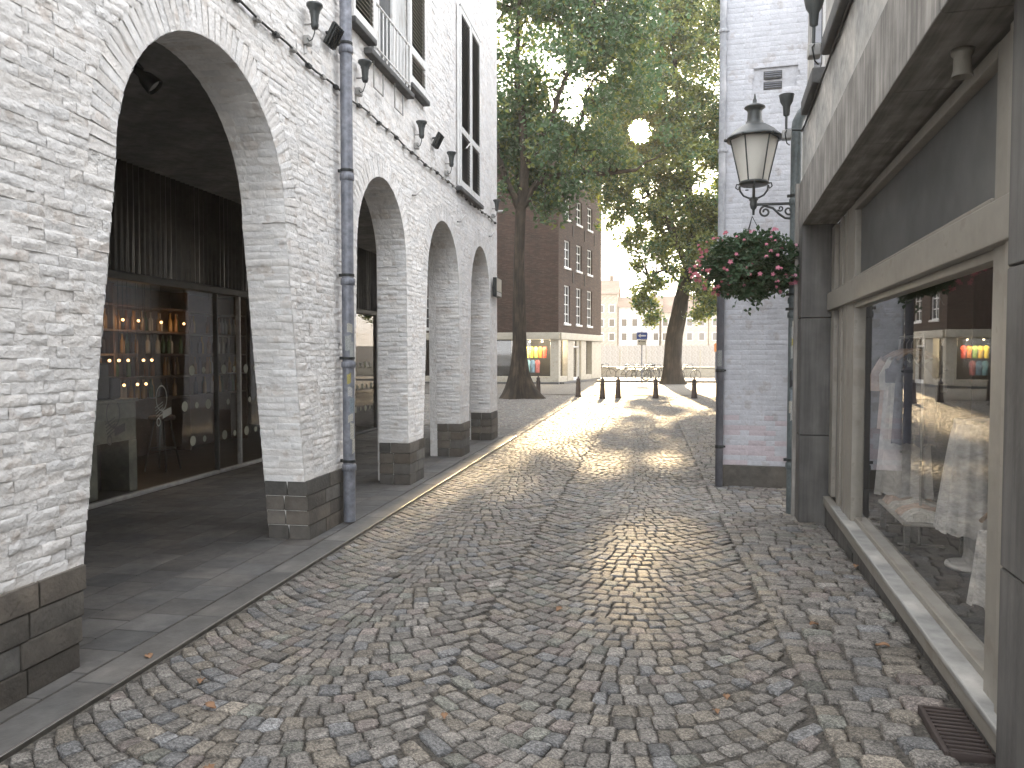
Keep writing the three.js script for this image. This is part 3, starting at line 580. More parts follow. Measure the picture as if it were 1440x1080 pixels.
{ // wall lamps on the cable, flood lights, anchors, plaque
  const lampAt = [[-6.41, 4.46], [-7.62, 4.42], [-9.62, 4.40], [-11.14, 4.40], [-14.6, 4.38]];
  const L0 = thing('wall_torch_lamp', 'small flared wall lamp on the cable over the first arch', 'wall lamp', 'flared lamps along the white wall', [WALL_X, lampAt[0][1], lampAt[0][0]]);
  one().lathe([[0, 0.0], [0.03, 0.0], [0.042, 0.03], [0.045, 0.06], [0.04, 0.065], [0.05, 0.17], [0.058, 0.18], [0.058, 0.2], [0.09, 0.25], [0.092, 0.27], [0, 0.265]], 0.12, 0, 0, 18).build('lamp_body', M.lampIron, L0);
  one().bar([0, 0.06, 0], [0.12, 0.06, 0], 0.012).build('bracket', M.sillMetal, L0);
  one().cbox(0, -0.17, -0.05, 0.07, -0.07, 0.05, 0.008).build('junction_box', M.sillMetal, L0);
  one().tube([[0.12, 0.0, 0], [0.125, -0.05, 0.02], [0.11, -0.13, 0.05], [0.08, -0.15, 0.06], [0.05, -0.11, 0.045]], 0.007, 6).build('cord', M.iron, L0);
  one().cbox(0.002, -0.26, -0.02, 0.02, -0.17, 0.02, 0.003).build('mounting_strip', M.whiteWood, L0);
  const names = ['', 'small flared wall lamp between the drainpipe and the shuttered window', 'small flared wall lamp above the second pier', 'small flared wall lamp above the third arch', 'small flared wall lamp at the end corner of the white wall'];
  L0.scale.setScalar(0.78);
  for (let k = 1; k < 5; k++) copy(L0, names[k], [WALL_X, lampAt[k][1], lampAt[k][0]]);
  const cab = one(), pts = []; for (let z = -1.5; z >= -15.0; z -= 0.15) pts.push([WALL_X + 0.022, 4.19 + 0.015 * Math.sin(z * 2.1) + 0.01 * Math.sin(z * 7), z]);
  cab.tube(pts, 0.010, 6);
  const cb = thing('wall_cable', 'thin cable clipped in a line along the white wall above the arches', 'cable'); cab.build('cable', M.iron, cb);
  pts.forEach((q, k) => { if (k % 2) one().cbox(q[0] - 0.025, q[1] - 0.018, q[2] - 0.035, q[0] + 0.014, q[1] + 0.016, q[2] + 0.035, 0.004).build('clip', k % 4 === 1 ? M.iron : M.sillMetal, cb); });
  const F0 = thing('flood_light', 'dark tilted flood light high on the white wall beside the drainpipe', 'flood light', 'flood lights on the white wall', [WALL_X, 4.62, -6.86]);
  F0.rotation.set(0, 0, 0);
  { const g = one(); g.m = new THREE.Matrix4().makeRotationZ(-0.5); g.cbox(0.06, -0.1, -0.09, 0.10, 0.11, 0.09, 0.008); for (let k = -2; k <= 2; k++) g.cbox(0.10, -0.09, k * 0.036 - 0.005, 0.12, 0.1, k * 0.036 + 0.005, 0.002); g.build('housing', M.iron, F0); one().bar([0, 0, 0], [0.09, 0.01, 0], 0.014).build('arm', M.iron, F0); }
  const F1 = copy(F0, 'dark tilted flood light high on the white wall over the third arch', [WALL_X, 4.63, -10.45]);
  for (const [z, y, w, l] of [[-8.05, 4.52, 0.3, 'thin white pipe frame under the balcony sill of the white wall'], [-8.75, 4.52, 0.3, 'thin white pipe frame under the far end of the balcony sill']]) single('pipe_frame', one().tube([[WALL_X + 0.03, y + 0.28, z], [WALL_X + 0.03, y, z], [WALL_X + 0.03, y, z - w], [WALL_X + 0.03, y + 0.24, z - w]], 0.009, 6).build('x', M.sillMetal), l, 'pipe frame', 'pipe frames under the sill');
  for (const [z, y, l] of [[-9.55, 3.66, 'short slanted iron wall anchor between the second and third arch'], [-11.9, 3.72, 'short slanted iron wall anchor right of the third arch crown'], [-14.35, 3.86, 'short slanted iron wall anchor right of the fourth arch crown'], [-12.3, 4.95, 'short slanted iron peg beside the black shutters']]) single('wall_anchor', one().tube([[WALL_X, y, z + 0.05], [WALL_X + 0.05, y, z + 0.05], [WALL_X + 0.055, y + 0.14, z - 0.2]], 0.012, 6).build('x', M.sillMetal), l, 'wall anchor', 'iron anchors on the white wall');
  const pl = thing('wall_plaque', 'small beige street plaque at the end corner of the white wall', 'plaque', null, [WALL_X, 2.76, -14.78]);
  one().cbox(0.03, 0, -0.26, 0.10, 0.36, 0.24, 0.006).build('box', M.iron, pl); one().cbox(0.1, 0.1, -0.24, 0.106, 0.345, 0.22, 0.002).build('face', M.cream, pl); one().cbox(0.1, 0.015, -0.24, 0.106, 0.085, 0.22, 0.002).build('lower_face', M.sillMetal, pl);
  one().bar([0, 0.18, 0.1], [0.04, 0.18, 0.1], 0.012).bar([0, 0.18, -0.1], [0.04, 0.18, -0.1], 0.012).build('pegs', M.iron, pl);
  const sp = thing('arch_spotlight', 'twin round spotlights hanging from the ceiling inside the largest arch', 'spotlight', null, [-3.62, 3.82, -4.85]);
  one().cbox(-0.1, -0.05, -0.16, 0.1, 0, 0.16, 0.01).build('base', M.iron, sp);
  for (const [z, tx] of [[0.28, 0.6], [-0.26, -0.35]]) { const g = one(); g.m = new THREE.Matrix4().makeTranslation(0.03, -0.17, z).multiply(new THREE.Matrix4().makeRotationFromEuler(new THREE.Euler(-tx, 0, 0.75))); g.lathe([[0.028, 0.1], [0.03, 0.02], [0.055, -0.02], [0.068, -0.09], [0.068, -0.11], [0.06, -0.11], [0.056, -0.08]], 0, 0, 0, 18); const h = g.build('spot_head', M.iron, sp); const g2 = one(); g2.m = g.m; g2.lathe([[0, -0.088], [0.057, -0.086]], 0, 0, 0, 18); g2.build('lens', M.sillMetal, h); one().bar([0, -0.04, z * 0.45], [0.02, -0.12, z], 0.014).build('arm', M.iron, sp); }
}
// ---------------------------------------------------------------- bar behind the arcade
const BX = -5.85;
{
  const bar = thing('glazed_shopfront', 'dark glazed bar front under a corrugated band at the back of the walkway', 'shop front');
  one().box(BX - 0.35, -0.01, -17.0, BX - 0.3, 0, -17.0 + 0.01).build('threshold', M.darkWall, bar);
  // corrugated band above the glass
  { const g = one(); g.grid(760, 1, (u, v) => { const z = lerp(1.5, -16.98, u); return [BX + 0.02 + 0.022 * Math.sin(u * 18.5 * 62), lerp(2.56, 3.825, v), z, z, v]; }); g.build('corrugated_band', M.corrugated, bar); }
  one().cbox(BX - 0.05, 2.48, 1.5, BX + 0.07, 2.575, -16.9, 0.01).build('head_rail', M.slatDark, bar);
  one().cbox(BX - 0.03, 0.0, -5.2, BX + 0.03, 0.055, -11.2, 0.006).build('bottom_rail', M.sillMetal, bar);
  one().cbox(BX - 0.03, 0.0, -11.3, BX + 0.03, 0.055, -16.2, 0.006).build('bottom_rail', M.sillStone, bar);
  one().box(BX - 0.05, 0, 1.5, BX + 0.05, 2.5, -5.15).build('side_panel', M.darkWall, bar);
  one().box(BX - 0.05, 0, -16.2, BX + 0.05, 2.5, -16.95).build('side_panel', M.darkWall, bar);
  for (const [z, w, m] of [[-5.2, 0.05, M.slatDark], [-9.78, 0.03, M.slatDark], [-10.38, 0.035, M.sillMetal], [-11.2, 0.06, M.slatDark], [-12.6, 0.04, M.slatDark], [-14.2, 0.04, M.slatDark], [-16.1, 0.06, M.sillStone]]) one().cbox(BX - 0.03, 0.05, z + w / 2, BX + 0.035, 2.49, z - w / 2, 0.004).build('mullion', m, bar);
  const zs = [-5.22, -9.77, -10.37, -11.18, -12.59, -14.19, -16.08];
  const r = makeRng(77), dot = mat('glass sticker', [0.3, 0.3, 0.24], 0.7, {});
  for (let k = 0; k < zs.length - 1; k++) {
    const pane = one().quad([BX, 0.055, zs[k] - 0.02], [BX, 0.055, zs[k + 1] + 0.02], [BX, 2.48, zs[k + 1] + 0.02], [BX, 2.48, zs[k] - 0.02]).build('pane', M.glass, bar);
    for (let row = 0, y = 0.52; y < 1.6; y += 0.46, row++) for (let z = zs[k] - 0.2 - (row % 2) * 0.1, i = 0; z > zs[k + 1] + 0.12; z -= 0.27, i++) {
      if (z > -8.95 || (y > 1.5 && r() < 0.35)) continue;
      const rad = (i + row) % 2 ? 0.042 : 0.066, o = []; put('dot_sticker', new THREE.CircleGeometry(rad, 20).rotateY(Math.PI / 2).translate(BX + 0.0055, y, z), dot, pane);
    }
  }
  // emblem on the glass: ring with a slanted board, strokes instead of small lettering
  const ink = mat('emblem ink', [0.3, 0.3, 0.27], 0.6, {}), inkDark = mat('emblem dark', [0.05, 0.05, 0.05], 0.6, {});
  const emblem = (z, y, x, m, sc) => { const e = one(); e.m = new THREE.Matrix4().makeTranslation(x, y, z).multiply(new THREE.Matrix4().makeScale(1, sc, sc)); const ring = (cy, cz, a, b, t, n = 30) => e.grid(n, 1, (u, v) => { const q = u * 6.283, f = v ? 1 : 1 - t; return [0, cy + Math.sin(q) * b * f, cz + Math.cos(q) * a * f]; }); ring(0.12, 0, 0.14, 0.20, 0.12); for (let k = 0; k < 5; k++) e.tube([[0, -0.02 - k * 0.045, 0.16 - k * 0.01], [0, 0.03 - k * 0.045, 0.04], [0, 0.06 - k * 0.045, -0.03]], 0.007, 4); e.quad([0, -0.20, -0.02], [0, -0.14, -0.24], [0, -0.03, -0.24], [0, -0.08, -0.02]); ring(-0.24, 0.08, 0.05, 0.07, 0.35, 16); return e.build('emblem', m); };
  const em = emblem(-8.55, 1.02, BX + 0.006, ink, 0.8); bar.add(em);
  // the room: floor, walls, ceiling
  const room = thing('bar_room', 'dark interior of the bar behind the glass', 'interior');
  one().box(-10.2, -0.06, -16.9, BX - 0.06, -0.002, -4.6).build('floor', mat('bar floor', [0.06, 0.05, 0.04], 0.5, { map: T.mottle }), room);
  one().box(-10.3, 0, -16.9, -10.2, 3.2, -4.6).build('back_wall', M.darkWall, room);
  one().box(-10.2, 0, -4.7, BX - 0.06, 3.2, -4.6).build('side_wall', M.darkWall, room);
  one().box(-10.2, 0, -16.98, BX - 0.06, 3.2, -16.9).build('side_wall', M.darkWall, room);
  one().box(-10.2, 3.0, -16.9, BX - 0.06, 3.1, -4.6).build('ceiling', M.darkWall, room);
  // bottle shelves with small lamps
  const wood = mat('shelf wood', [0.09, 0.05, 0.03], 0.6, { map: T.mottle });
  const sh = thing('bottle_shelf', 'tall wooden shelf of bottles behind the bar glass', 'shelf', null, [-7.9, 0, -11.2]);
  one().box(-0.2, 0, -2.8, -0.16, 2.7, 2.9).build('back_panel', wood, sh);
  for (const z of [-2.8, -0.9, 1.0, 2.86]) one().box(-0.16, 0, z - 0.02, 0.18, 2.7, z + 0.02).build('upright', wood, sh);
  const ys = [0.95, 1.3, 1.66, 2.02, 2.4];
  for (const y of ys) one().box(-0.16, y - 0.03, -2.78, 0.2, y, 2.84).build('shelf_board', wood, sh);
  const bottleCols = [[0.2, 0.11, 0.04], [0.03, 0.06, 0.03], [0.3, 0.29, 0.25], [0.22, 0.14, 0.05], [0.05, 0.05, 0.06], [0.10, 0.05, 0.03]].map((c) => mat('bottle glass', c, 0.12, {}));
  const bg = one().lathe([[0, 0], [0.036, 0], [0.037, 0.02], [0.037, 0.17], [0.03, 0.2], [0.014, 0.225], [0.013, 0.28], [0.016, 0.282], [0.016, 0.3], [0, 0.3]], 0, 0, 0, 10).geometry();
  let nb = 0; for (const y of ys.slice(0, 4)) for (let z = 2.7; z > -2.75; z -= rr(r, 0.10, 0.17)) { if (Math.abs(z - 1) < 0.06 || Math.abs(z + 0.9) < 0.06 || r() < 0.12) continue; const b = put('bottle', bg, bottleCols[r() * 6 | 0]); b.position.set(-7.9 + rr(r, -0.02, 0.12), y + 0.001, -11.2 + z); single('bottle', b, ['bottle on the lowest lit shelf in the bar', 'bottle on the second shelf in the bar', 'bottle on the third shelf in the bar', 'bottle on the upper shelf in the bar'][ys.indexOf(y)], 'bottle', 'bottles on the bar shelves ' + ys.indexOf(y)); nb++; }
  const bulbM = mat('lamp bulb glow', [1, 0.7, 0.4], 0.5, { emissive: new THREE.Color().setRGB(1.0, 0.55, 0.22), emissiveIntensity: 0.9 });
  const bulbG = new THREE.SphereGeometry(0.022, 12, 8);
  let first = true;
  for (const [x, y, z, I] of [[-7.5, 2.15, -9.6, 0.08], [-7.5, 2.15, -10.1, 0], [-7.5, 2.15, -10.45, 0.07], [-7.5, 2.15, -11.0, 0], [-7.5, 1.56, -9.8, 0], [-7.5, 1.56, -10.0, 0], [-7.5, 1.56, -10.2, 0.06], [-7.5, 1.56, -10.55, 0], [-7.5, 1.56, -10.75, 0], [-7.5, 2.15, -11.6, 0.05], [-7.5, 1.2, -10.1, 0], [-7.5, 1.2, -10.4, 0], [-7.5, 1.2, -10.6, 0]]) {
    const t = thing('pendant_bulb', y > 2 ? 'small warm bulb hanging before the upper bottle shelf' : y > 1.4 ? 'small warm bulb hanging before the middle bottle shelf' : 'small warm bulb hanging low before the bottle shelf', 'lamp', y > 2 ? 'bulbs before the upper bottle shelf' : y > 1.4 ? 'bulbs before the middle bottle shelf' : 'bulbs low before the bottle shelf', [x, y, z]);
    put('bulb', bulbG, bulbM, t); one().bar([0, 0.022, 0], [0, 3.0 - y, 0], 0.004, 5).build('cord', M.iron, t);
    if (I) { const l = new THREE.PointLight(new THREE.Color().setRGB(1, 0.6, 0.28), I, 0, 2); l.name = 'bulb_light'; l.castShadow = true; t.add(l); }
  }
  const cab = thing('bar_counter', 'pale counter with a dark recess and emblem right behind the bar glass', 'counter', null, [-6.35, 0, -8.05]);
  const cm = mat('counter paint', [0.20, 0.205, 0.16], 0.6, { map: T.mottle });
  one().cbox(-0.22, 0.62, -0.42, 0.22, 1.08, 0.42, 0.01).cbox(-0.22, 0, 0.27, 0.22, 0.62, 0.42, 0.006).cbox(-0.22, 0, -0.42, 0.22, 0.62, -0.27, 0.006).cbox(-0.24, 1.081, -0.44, 0.24, 1.12, 0.44, 0.006).build('body', cm, cab);
  one().cbox(-0.2, 0, -0.27, -0.16, 0.62, 0.27).build('recess', M.darkWall, cab);
  cab.add(emblem(0.0, 0.86, 0.224, inkDark, 0.85));
  one().cbox(-0.12, 1.12, -0.1, 0.12, 1.55, 0.22, 0.03).cbox(-0.1, 1.12, -0.32, 0.1, 1.38, -0.14, 0.02).build('coffee_machine', M.slatDark, cab);
  const st = thing('bar_stool', 'dark bar stool with splayed legs behind the bar glass', 'stool', 'bar stools behind the glass', [-6.9, 0, -9.1]);
  one().lathe([[0, 0.78], [0.17, 0.78], [0.18, 0.75], [0.17, 0.72], [0, 0.72]], 0, 0, 0, 18).build('seat', wood, st);
  for (let k = 0; k < 4; k++) { const a = k * 1.571 + 0.785; one().bar([Math.cos(a) * 0.1, 0.72, Math.sin(a) * 0.1], [Math.cos(a) * 0.24, 0, Math.sin(a) * 0.24], 0.014).build('leg', M.sillStone, st); }
  one().lathe([[0.165, 0.3], [0.18, 0.3], [0.18, 0.32], [0.165, 0.32]], 0, 0, 0, 18).build('foot_ring', M.sillStone, st);
  copy(st, null, [-6.8, 0, -9.95]);
}
// ---------------------------------------------------------------- clothes shop on the right (axes: x into the building, z towards the viewer = -s)
const inShop = (name, label, category, group) => thing(name, label, category, group, [SHOP.x, 0, SHOP.z], -A5);
{
  const s0 = inShop('clothes_shop', 'grey stone shop building with beige framed display window', 'shop');
  const B = (name, m, off0, off1, y0, y1, s0_, s1_, bev, parent = s0) => one().cbox(off0, y0, -s0_, off1, y1, -s1_, bev ?? 0.006).build(name, m, parent);
  // far pilaster and near pier, in stones
  for (const [y0, y1] of [[-0.02, 0.86], [0.864, 2.0], [2.004, 2.9]]) B('pilaster_stone', M.pilaster, 0, 0.36, y0, y1, 0.30, 0.0);
  B('pilaster_stone', M.concrete, -0.035, 0.04, -0.02, 3.36, 0.36, 0.305, 0.004);
  for (const [y0, y1, sa, sb] of [[0, 0.9, -4.94, -5.6], [0.904, 1.95, -4.94, -5.6], [1.954, 3.0, -4.94, -5.6], [0, 3.0, -5.604, -6.5]]) B('pier_stone', M.pilaster, 0.20, 0.6, y0, y1, sa, sb);
  // stained stone lintel in slabs, render band, upper wall
  const r = makeRng(8), cuts = [0.30, -0.62, -1.35, -2.2, -2.95, -3.9, -4.8, -5.7, -6.6, -7.6];
  for (let k = 0; k < cuts.length - 1; k++) B('lintel_slab', M.concrete, rr(r, 0, 0.006), 0.32, 2.90, 3.355, cuts[k] - 0.002, cuts[k + 1] + 0.002, 0.005);
  B('drip_moulding', M.sillStone, 0.012, 0.3, 3.356, 3.374, 0.3, -7.6, 0.003);
  B('render_band', M.offWhite, 0.02, 0.3, 3.375, 3.86, 0.3, -7.6, 0.01);
  B('upper_wall', M.offWhite, 0.06, 0.35, 3.861, 7.2, 0.33, -7.6, 0.01);
  for (const [a, b] of [[-0.25, -1.15], [-1.75, -3.1], [-3.7, -5.0]]) { B('window_sill', M.sillStone, -0.05, 0.2, 3.87, 4.0, a, b, 0.01); const w = B('window', M.whiteWood, 0.045, 0.08, 4.001, 5.9, a - 0.1, b + 0.1); B('pane', M.farPane, 0.038, 0.046, 4.08, 5.82, a - 0.18, b + 0.18, 0.001, w); }
  B('rear_mass', M.offWhite, 2.9, 6.0, -0.02, 7.2, 0.33, -10.5, 0.01);
  B('roof_mass', M.offWhite, 0.36, 2.9, 3.9, 7.2, 0.33, -10.5, 0.01);
  B('near_wall', M.offWhite, 0.3, 0.5, 3.0, 7.2, -7.61, -10.5, 0.01); B('near_lower_wall', M.pilaster, 0.25, 0.5, 0, 2.998, -6.51, -10.5, 0.01);
  // soffit and beige frame
  B('soffit', M.pilaster, 0.322, 0.36, 2.86, 2.9, 0.0, -5.6, 0.002);
  const F = 0.27;
  B('frame_post', M.frame, F, F + 0.09, 0.30, 2.86, -0.02, -0.20); B('frame_post', M.frame, F, F + 0.09, 0.30, 2.86, -0.52, -0.66);
  B('frame_post', M.frame, F, F + 0.10, 0.30, 2.86, -0.78, -1.30, 0.01); B('frame_post', M.frame, F - 0.004, F + 0.09, 0.3, 2.86, -0.9, -0.98);
  B('frame_post', M.frame, F, F + 0.10, 0.28, 2.86, -4.56, -4.72); B('frame_post', M.frame, F - 0.02, F + 0.1, 0.2, 2.86, -4.75, -4.93);
  B('side_light', M.greyPanel, F + 0.04, F + 0.05, 0.3, 2.86, -0.2, -0.78, 0.001);
  B('transom_bar', M.frame, F - 0.035, F + 0.095, 2.065, 2.235, 0.0, -4.935, 0.008);
  B('head_bar', M.frame, F - 0.002, F + 0.1, 2.80, 2.862, -1.3, -4.56); B('head_bead', M.frame, F - 0.012, F + 0.09, 2.24, 2.262, -1.3, -4.56, 0.004);
  B('upper_panel', M.greyPanel, F + 0.05, F + 0.06, 2.236, 2.80, -1.30, -4.56, 0.001);
  B('window_head', M.frame, F + 0.01, F + 0.09, 2.02, 2.066, -1.3, -4.56, 0.006);
  const pane = one().quad([F + 0.048, 0.33, 1.29], [F + 0.048, 0.33, 4.57], [F + 0.048, 2.03, 4.57], [F + 0.048, 2.03, 1.29]).build('pane', M.glass, s0);
  // sill and plinth
  B('pale_sill', M.sillMetal, F - 0.06, F + 0.045, 0.275, 0.305, -0.66, -4.93, 0.006); B('inner_sill', M.frame, F + 0.035, F + 0.14, 0.30, 0.34, -1.3, -4.56, 0.004); B('sill_rail', M.frame, F - 0.045, F + 0.03, 0.19, 0.275, 0.0, -4.93, 0.006);
  let k = 0; for (let s = 0.0; s > -4.9; s -= 0.62, k++) B('plinth_slab', M.pilaster, F - 0.022, F + 0.1, -0.05, 0.188, s - 0.002, Math.max(-4.93, s - 0.618), 0.004);
  B('air_grille', M.slatDark, F - 0.03, F - 0.02, 0.02, 0.12, -1.35, -1.62, 0.003);
  // display floor, back and ends of the window
  const fm = mat('display floor', [0.03, 0.028, 0.025], 0.5, { map: T.mottle }), wm = mat('display back', [0.04, 0.042, 0.045], 0.8, { map: T.mottle });
  B('display_floor', fm, F + 0.14, 2.9, 0.27, 0.31, 0.3, -6.4, 0.002); B('display_back', wm, 2.84, 2.895, 0.14, 2.86, 0.3, -6.4, 0.002); B('display_ceiling', wm, 0.37, 2.84, 2.86, 2.898, 0.3, -6.4, 0.002); B('display_end', wm, 0.37, 2.84, 0.14, 2.86, 0.36, 0.301, 0.002); B('display_end', wm, 0.61, 2.84, 0.14, 2.86, -6.401, -6.46, 0.002);
  const partition = B('display_partition', mat('partition', [0.06, 0.07, 0.078], 0.7, { map: T.mottle }), 1.55, 1.6, 0.31, 2.4, 0.2, -1.3, 0.004);

  // flared lamp under the soffit
  const sl = inShop('soffit_lamp', 'short flared spotlight under the stone lintel of the shop', 'spotlight');
  one().lathe([[0, 2.9], [0.045, 2.9], [0.042, 2.88], [0.033, 2.87], [0.034, 2.82], [0.042, 2.79], [0.038, 2.79], [0.03, 2.82], [0, 2.83]], 0.19, 0, 4.4, 18).build('lamp_head', M.frame, sl);
  // lamps over the render band
  for (const [off, y, s, lab] of [[-0.10, 4.12, -1.7, 'grey flared wall lamp above the shop lintel by the upper sill'], [-0.14, 4.02, 0.22, 'grey flared wall lamp at the far end of the shop lintel']]) {
    const L = thing('horn_lamp', lab, 'wall lamp', 'flared lamps on the shop wall', shopP(off, y, s), -A5);
    one().lathe([[0, -0.02], [0.03, 0], [0.036, 0.09], [0.06, 0.13], [0.075, 0.2], [0.07, 0.2], [0, 0.17]], 0, 0, 0, 16).build('lamp_body', M.lampIron, L);
    one().bar([0, 0, 0], [0, -0.14, 0], 0.012).bar([0, -0.14, 0], [0.2, -0.16, 0], 0.012).build('bracket', M.lampIron, L);
    one().cbox(-0.04, -0.24, -0.05, 0.05, -0.15, 0.05, 0.008).build('junction_box', M.sillMetal, L);
    one().tube([[0.0, -0.16, 0.05], [-0.02, -0.2, 0.10], [0, -0.3, 0.10], [0.03, -0.3, 0.03]], 0.006, 6).build('cord', M.iron, L);
  }
  const cp = []; for (let s = 0.2; s > -7; s -= 0.15) cp.push(shopP(0.005, 3.84 + 0.008 * Math.sin(s * 9), s)); single('shop_cable', one().tube(cp, 0.009, 6).build('x', M.iron), 'thin cable running along the render band above the shop lintel', 'cable');

  // ---------- things on display
  const cloth = (name, c, o = {}) => mat(name, c, 0.9, { bumpMap: rep(T.bump, 3), bumpScale: 0.003, map: rep(T.mottle, 2), side: THREE.DoubleSide, ...o });
  const garment = (label, group, at, turn, m, w, len, flare, sleeve, ph) => { // hanging garment: pleated shell with shoulders, on a wooden hanger
    const t = thing('hanging_garment', label, 'garment', group, at, turn), g = one();
    g.grid(48, 14, (u, v) => { const a = u * 6.283, sh = Math.min(1, 0.5 + v * 4.2), wv = w * (v < 0.16 ? Math.sqrt(v / 0.16) : 1) * (1 + flare * v), d = 0.05 + 0.05 * v, f = 1 + 0.12 * v * Math.sin(a * 9 + ph) + 0.05 * Math.sin(a * 17 + ph * 2) * v; return [Math.sin(a) * d * f, -0.03 - len * v + 0.015 * Math.sin(a * 6 + ph) * v - 0.05 * Math.abs(Math.cos(a)) * (v < 0.1 ? 1 : 0), Math.cos(a) * wv * f]; });
    if (sleeve) for (const s of [-1, 1]) g.tube([[0, -0.06, s * w * 0.75], [0.01, -0.16, s * (w + 0.03)], [0.02, -sleeve * 0.6, s * (w + 0.05)], [0.02, -sleeve, s * (w + 0.05)]], (q) => 0.06 - q * 0.012, 10, false);
    g.build('cloth', m, t);
    one().tube([[0, -0.045, -w], [0, 0.0, -w * 0.5], [0, 0.025, 0], [0, 0.0, w * 0.5], [0, -0.045, w]], 0.011, 8).build('hanger', mat('hanger wood', [0.42, 0.26, 0.15], 0.5, { map: T.bark }), t);
    one().tube([[0, 0.02, 0], [0, 0.07, 0], [0, 0.10, 0.02], [0, 0.12, 0], [0, 0.11, -0.02]], 0.003, 6).build('hook', M.steelEdge, t);
    return t;
  };
  const G = 'garments on the rail in the shop window', at = (off, y, s) => shopP(off, y, s);
  const white = cloth('white cotton', [0.66, 0.63, 0.58]), peach = cloth('peach cotton', [0.58, 0.42, 0.32]), cream = cloth('cream cotton', [0.6, 0.56, 0.48]);
  garment('peach top on a wooden hanger in the shop window', G, at(0.6, 1.66, -1.45), 0.85, peach, 0.15, 0.55, 0.1, 0.3, 1);
  garment('long white dress on a wooden hanger in the shop window', G, at(0.6, 1.66, -1.6), 0.8, white, 0.15, 1.05, 0.35, 0, 2);
  garment('cream blouse on a wooden hanger behind the striped top', G, at(0.6, 1.66, -1.75), 0.75, cream, 0.15, 0.62, 0.1, 0.28, 3);
  // striped navy top with white letters
  const cv = document.createElement('canvas'); cv.width = 256; cv.height = 256; const c2 = cv.getContext('2d'); c2.fillStyle = '#23262f'; c2.fillRect(0, 0, 256, 256); c2.fillStyle = '#c9cbd2'; for (let k = 0; k < 8; k++) c2.fillRect(14 + k * 32, 110, 7, 100); c2.font = 'bold 52px sans-serif'; c2.textAlign = 'center'; c2.fillText('SCHIN', 128, 78);
  const ct = new THREE.CanvasTexture(cv); ct.colorSpace = THREE.SRGBColorSpace;
  { const t = garment('navy striped top with white letters on a hanger in the shop window', G, at(0.6, 1.66, -1.92), 0.7, cloth('navy jersey', [0.035, 0.04, 0.06]), 0.15, 0.62, 0.06, 0.22, 4); const pr = one(); pr.grid(8, 6, (u, v) => { const z = lerp(0.12, -0.12, u); return [0.072 + 0.02 * v - 0.9 * z * z, -0.52 + 0.42 * v, z, u, v]; }); for (let k = 0; k < pr.p.length; k += 3) pr.p[k] += 0.02; pr.build('print', mat('printed front', [1, 1, 1], 0.9, { map: ct }), t); }
  // rail the garments hang from
  const rail = inShop('clothes_rail', 'thin metal clothes rail across the shop window', 'clothes rail'); one().bar([0.6, 1.78, 1.36], [0.6, 1.78, 2.1], 0.011, 8).bar([0.6, 0.31, 1.36], [0.6, 1.78, 1.36], 0.011, 8).bar([0.6, 0.31, 2.1], [0.6, 1.78, 2.1], 0.011, 8).build('rail', M.steelEdge, rail); one().cbox(0.46, 0.31, 1.34, 0.76, 0.325, 1.39).cbox(0.46, 0.31, 2.07, 0.76, 0.325, 2.12).build('foot', M.steelEdge, rail);
  // low table with folded clothes and a board of dark letters
  const tb = inShop('display_table', 'low pale table with folded clothes in the shop window', 'table');
  one().cbox(0.44, 0.50, 1.5, 0.84, 0.53, 2.36, 0.006).build('table_top', M.frame, tb); for (const [x, z] of [[0.47, 1.54], [0.81, 1.54], [0.47, 2.32], [0.81, 2.32]]) one().cbox(x - 0.018, 0.31, z - 0.018, x + 0.018, 0.5, z + 0.018, 0.004).build('leg', M.iron, tb);
  const folds = [[peach, 1.64, 'peach'], [cream, 1.86, 'cream'], [peach, 2.08, 'pale orange'], [cream, 2.27, 'ivory']];
  for (const [m, z, w] of folds) { const g = one(), rq = makeRng(z * 100 | 0); g.grid(14, 10, (u, v) => { const e = Math.min(1, 8 * Math.min(u, 1 - u, v, 1 - v)); return [0.46 + 0.34 * u, 0.532 + 0.05 * Math.sqrt(e) + 0.014 * Math.sin(u * 9 + z * 5) * e + 0.01 * rq() * e, z - 0.10 + 0.19 * v]; }); const t = g.build('x', m); t.position.copy(SHOP); t.rotation.y = -A5; single('folded_clothes', t, `${w} folded clothes on the low display table`, 'clothes', 'folded clothes on the display table'); }
  // skirt on a round based stand
  const st = inShop('skirt_stand', 'white skirt on a round based display stand in the shop window', 'display stand');
  one().lathe([[0, 0.31], [0.15, 0.31], [0.155, 0.325], [0.15, 0.34], [0.06, 0.36], [0.05, 0.4], [0.05, 1.2], [0, 1.2]], 0.78, 0, 2.62, 24).build('stand', M.sillMetal, st);
  one().grid(96, 16, (u, v) => { const a = u * 6.283, rad = lerp(0.115, 0.2, Math.pow(v, 0.8)) * (1 + 0.08 * Math.sqrt(v) * Math.sin(a * 13) + 0.03 * v * Math.sin(a * 31 + 1)); return [0.78 + Math.cos(a) * rad, 1.24 - 0.7 * v + 0.01 * Math.sin(a * 13) * v, 2.62 + Math.sin(a) * rad]; }).build('skirt', white, st);
  one().lathe([[0.117, 1.2], [0.122, 1.24], [0.117, 1.25]], 0.78, 0, 2.62, 24).build('waistband', cream, st);
  garment('white lace dress hanging low beside the near window post', G, at(0.56, 0.86, -3.74), 0.6, white, 0.08, 0.42, 0.4, 0, 6);
  const bx = inShop('paper_card', 'small pale price card lying on the shop window floor', 'card'); one().cbox(0.43, 0.312, 1.36, 0.53, 0.316, 1.47, 0.001).build('card', M.sillMetal, bx);
}
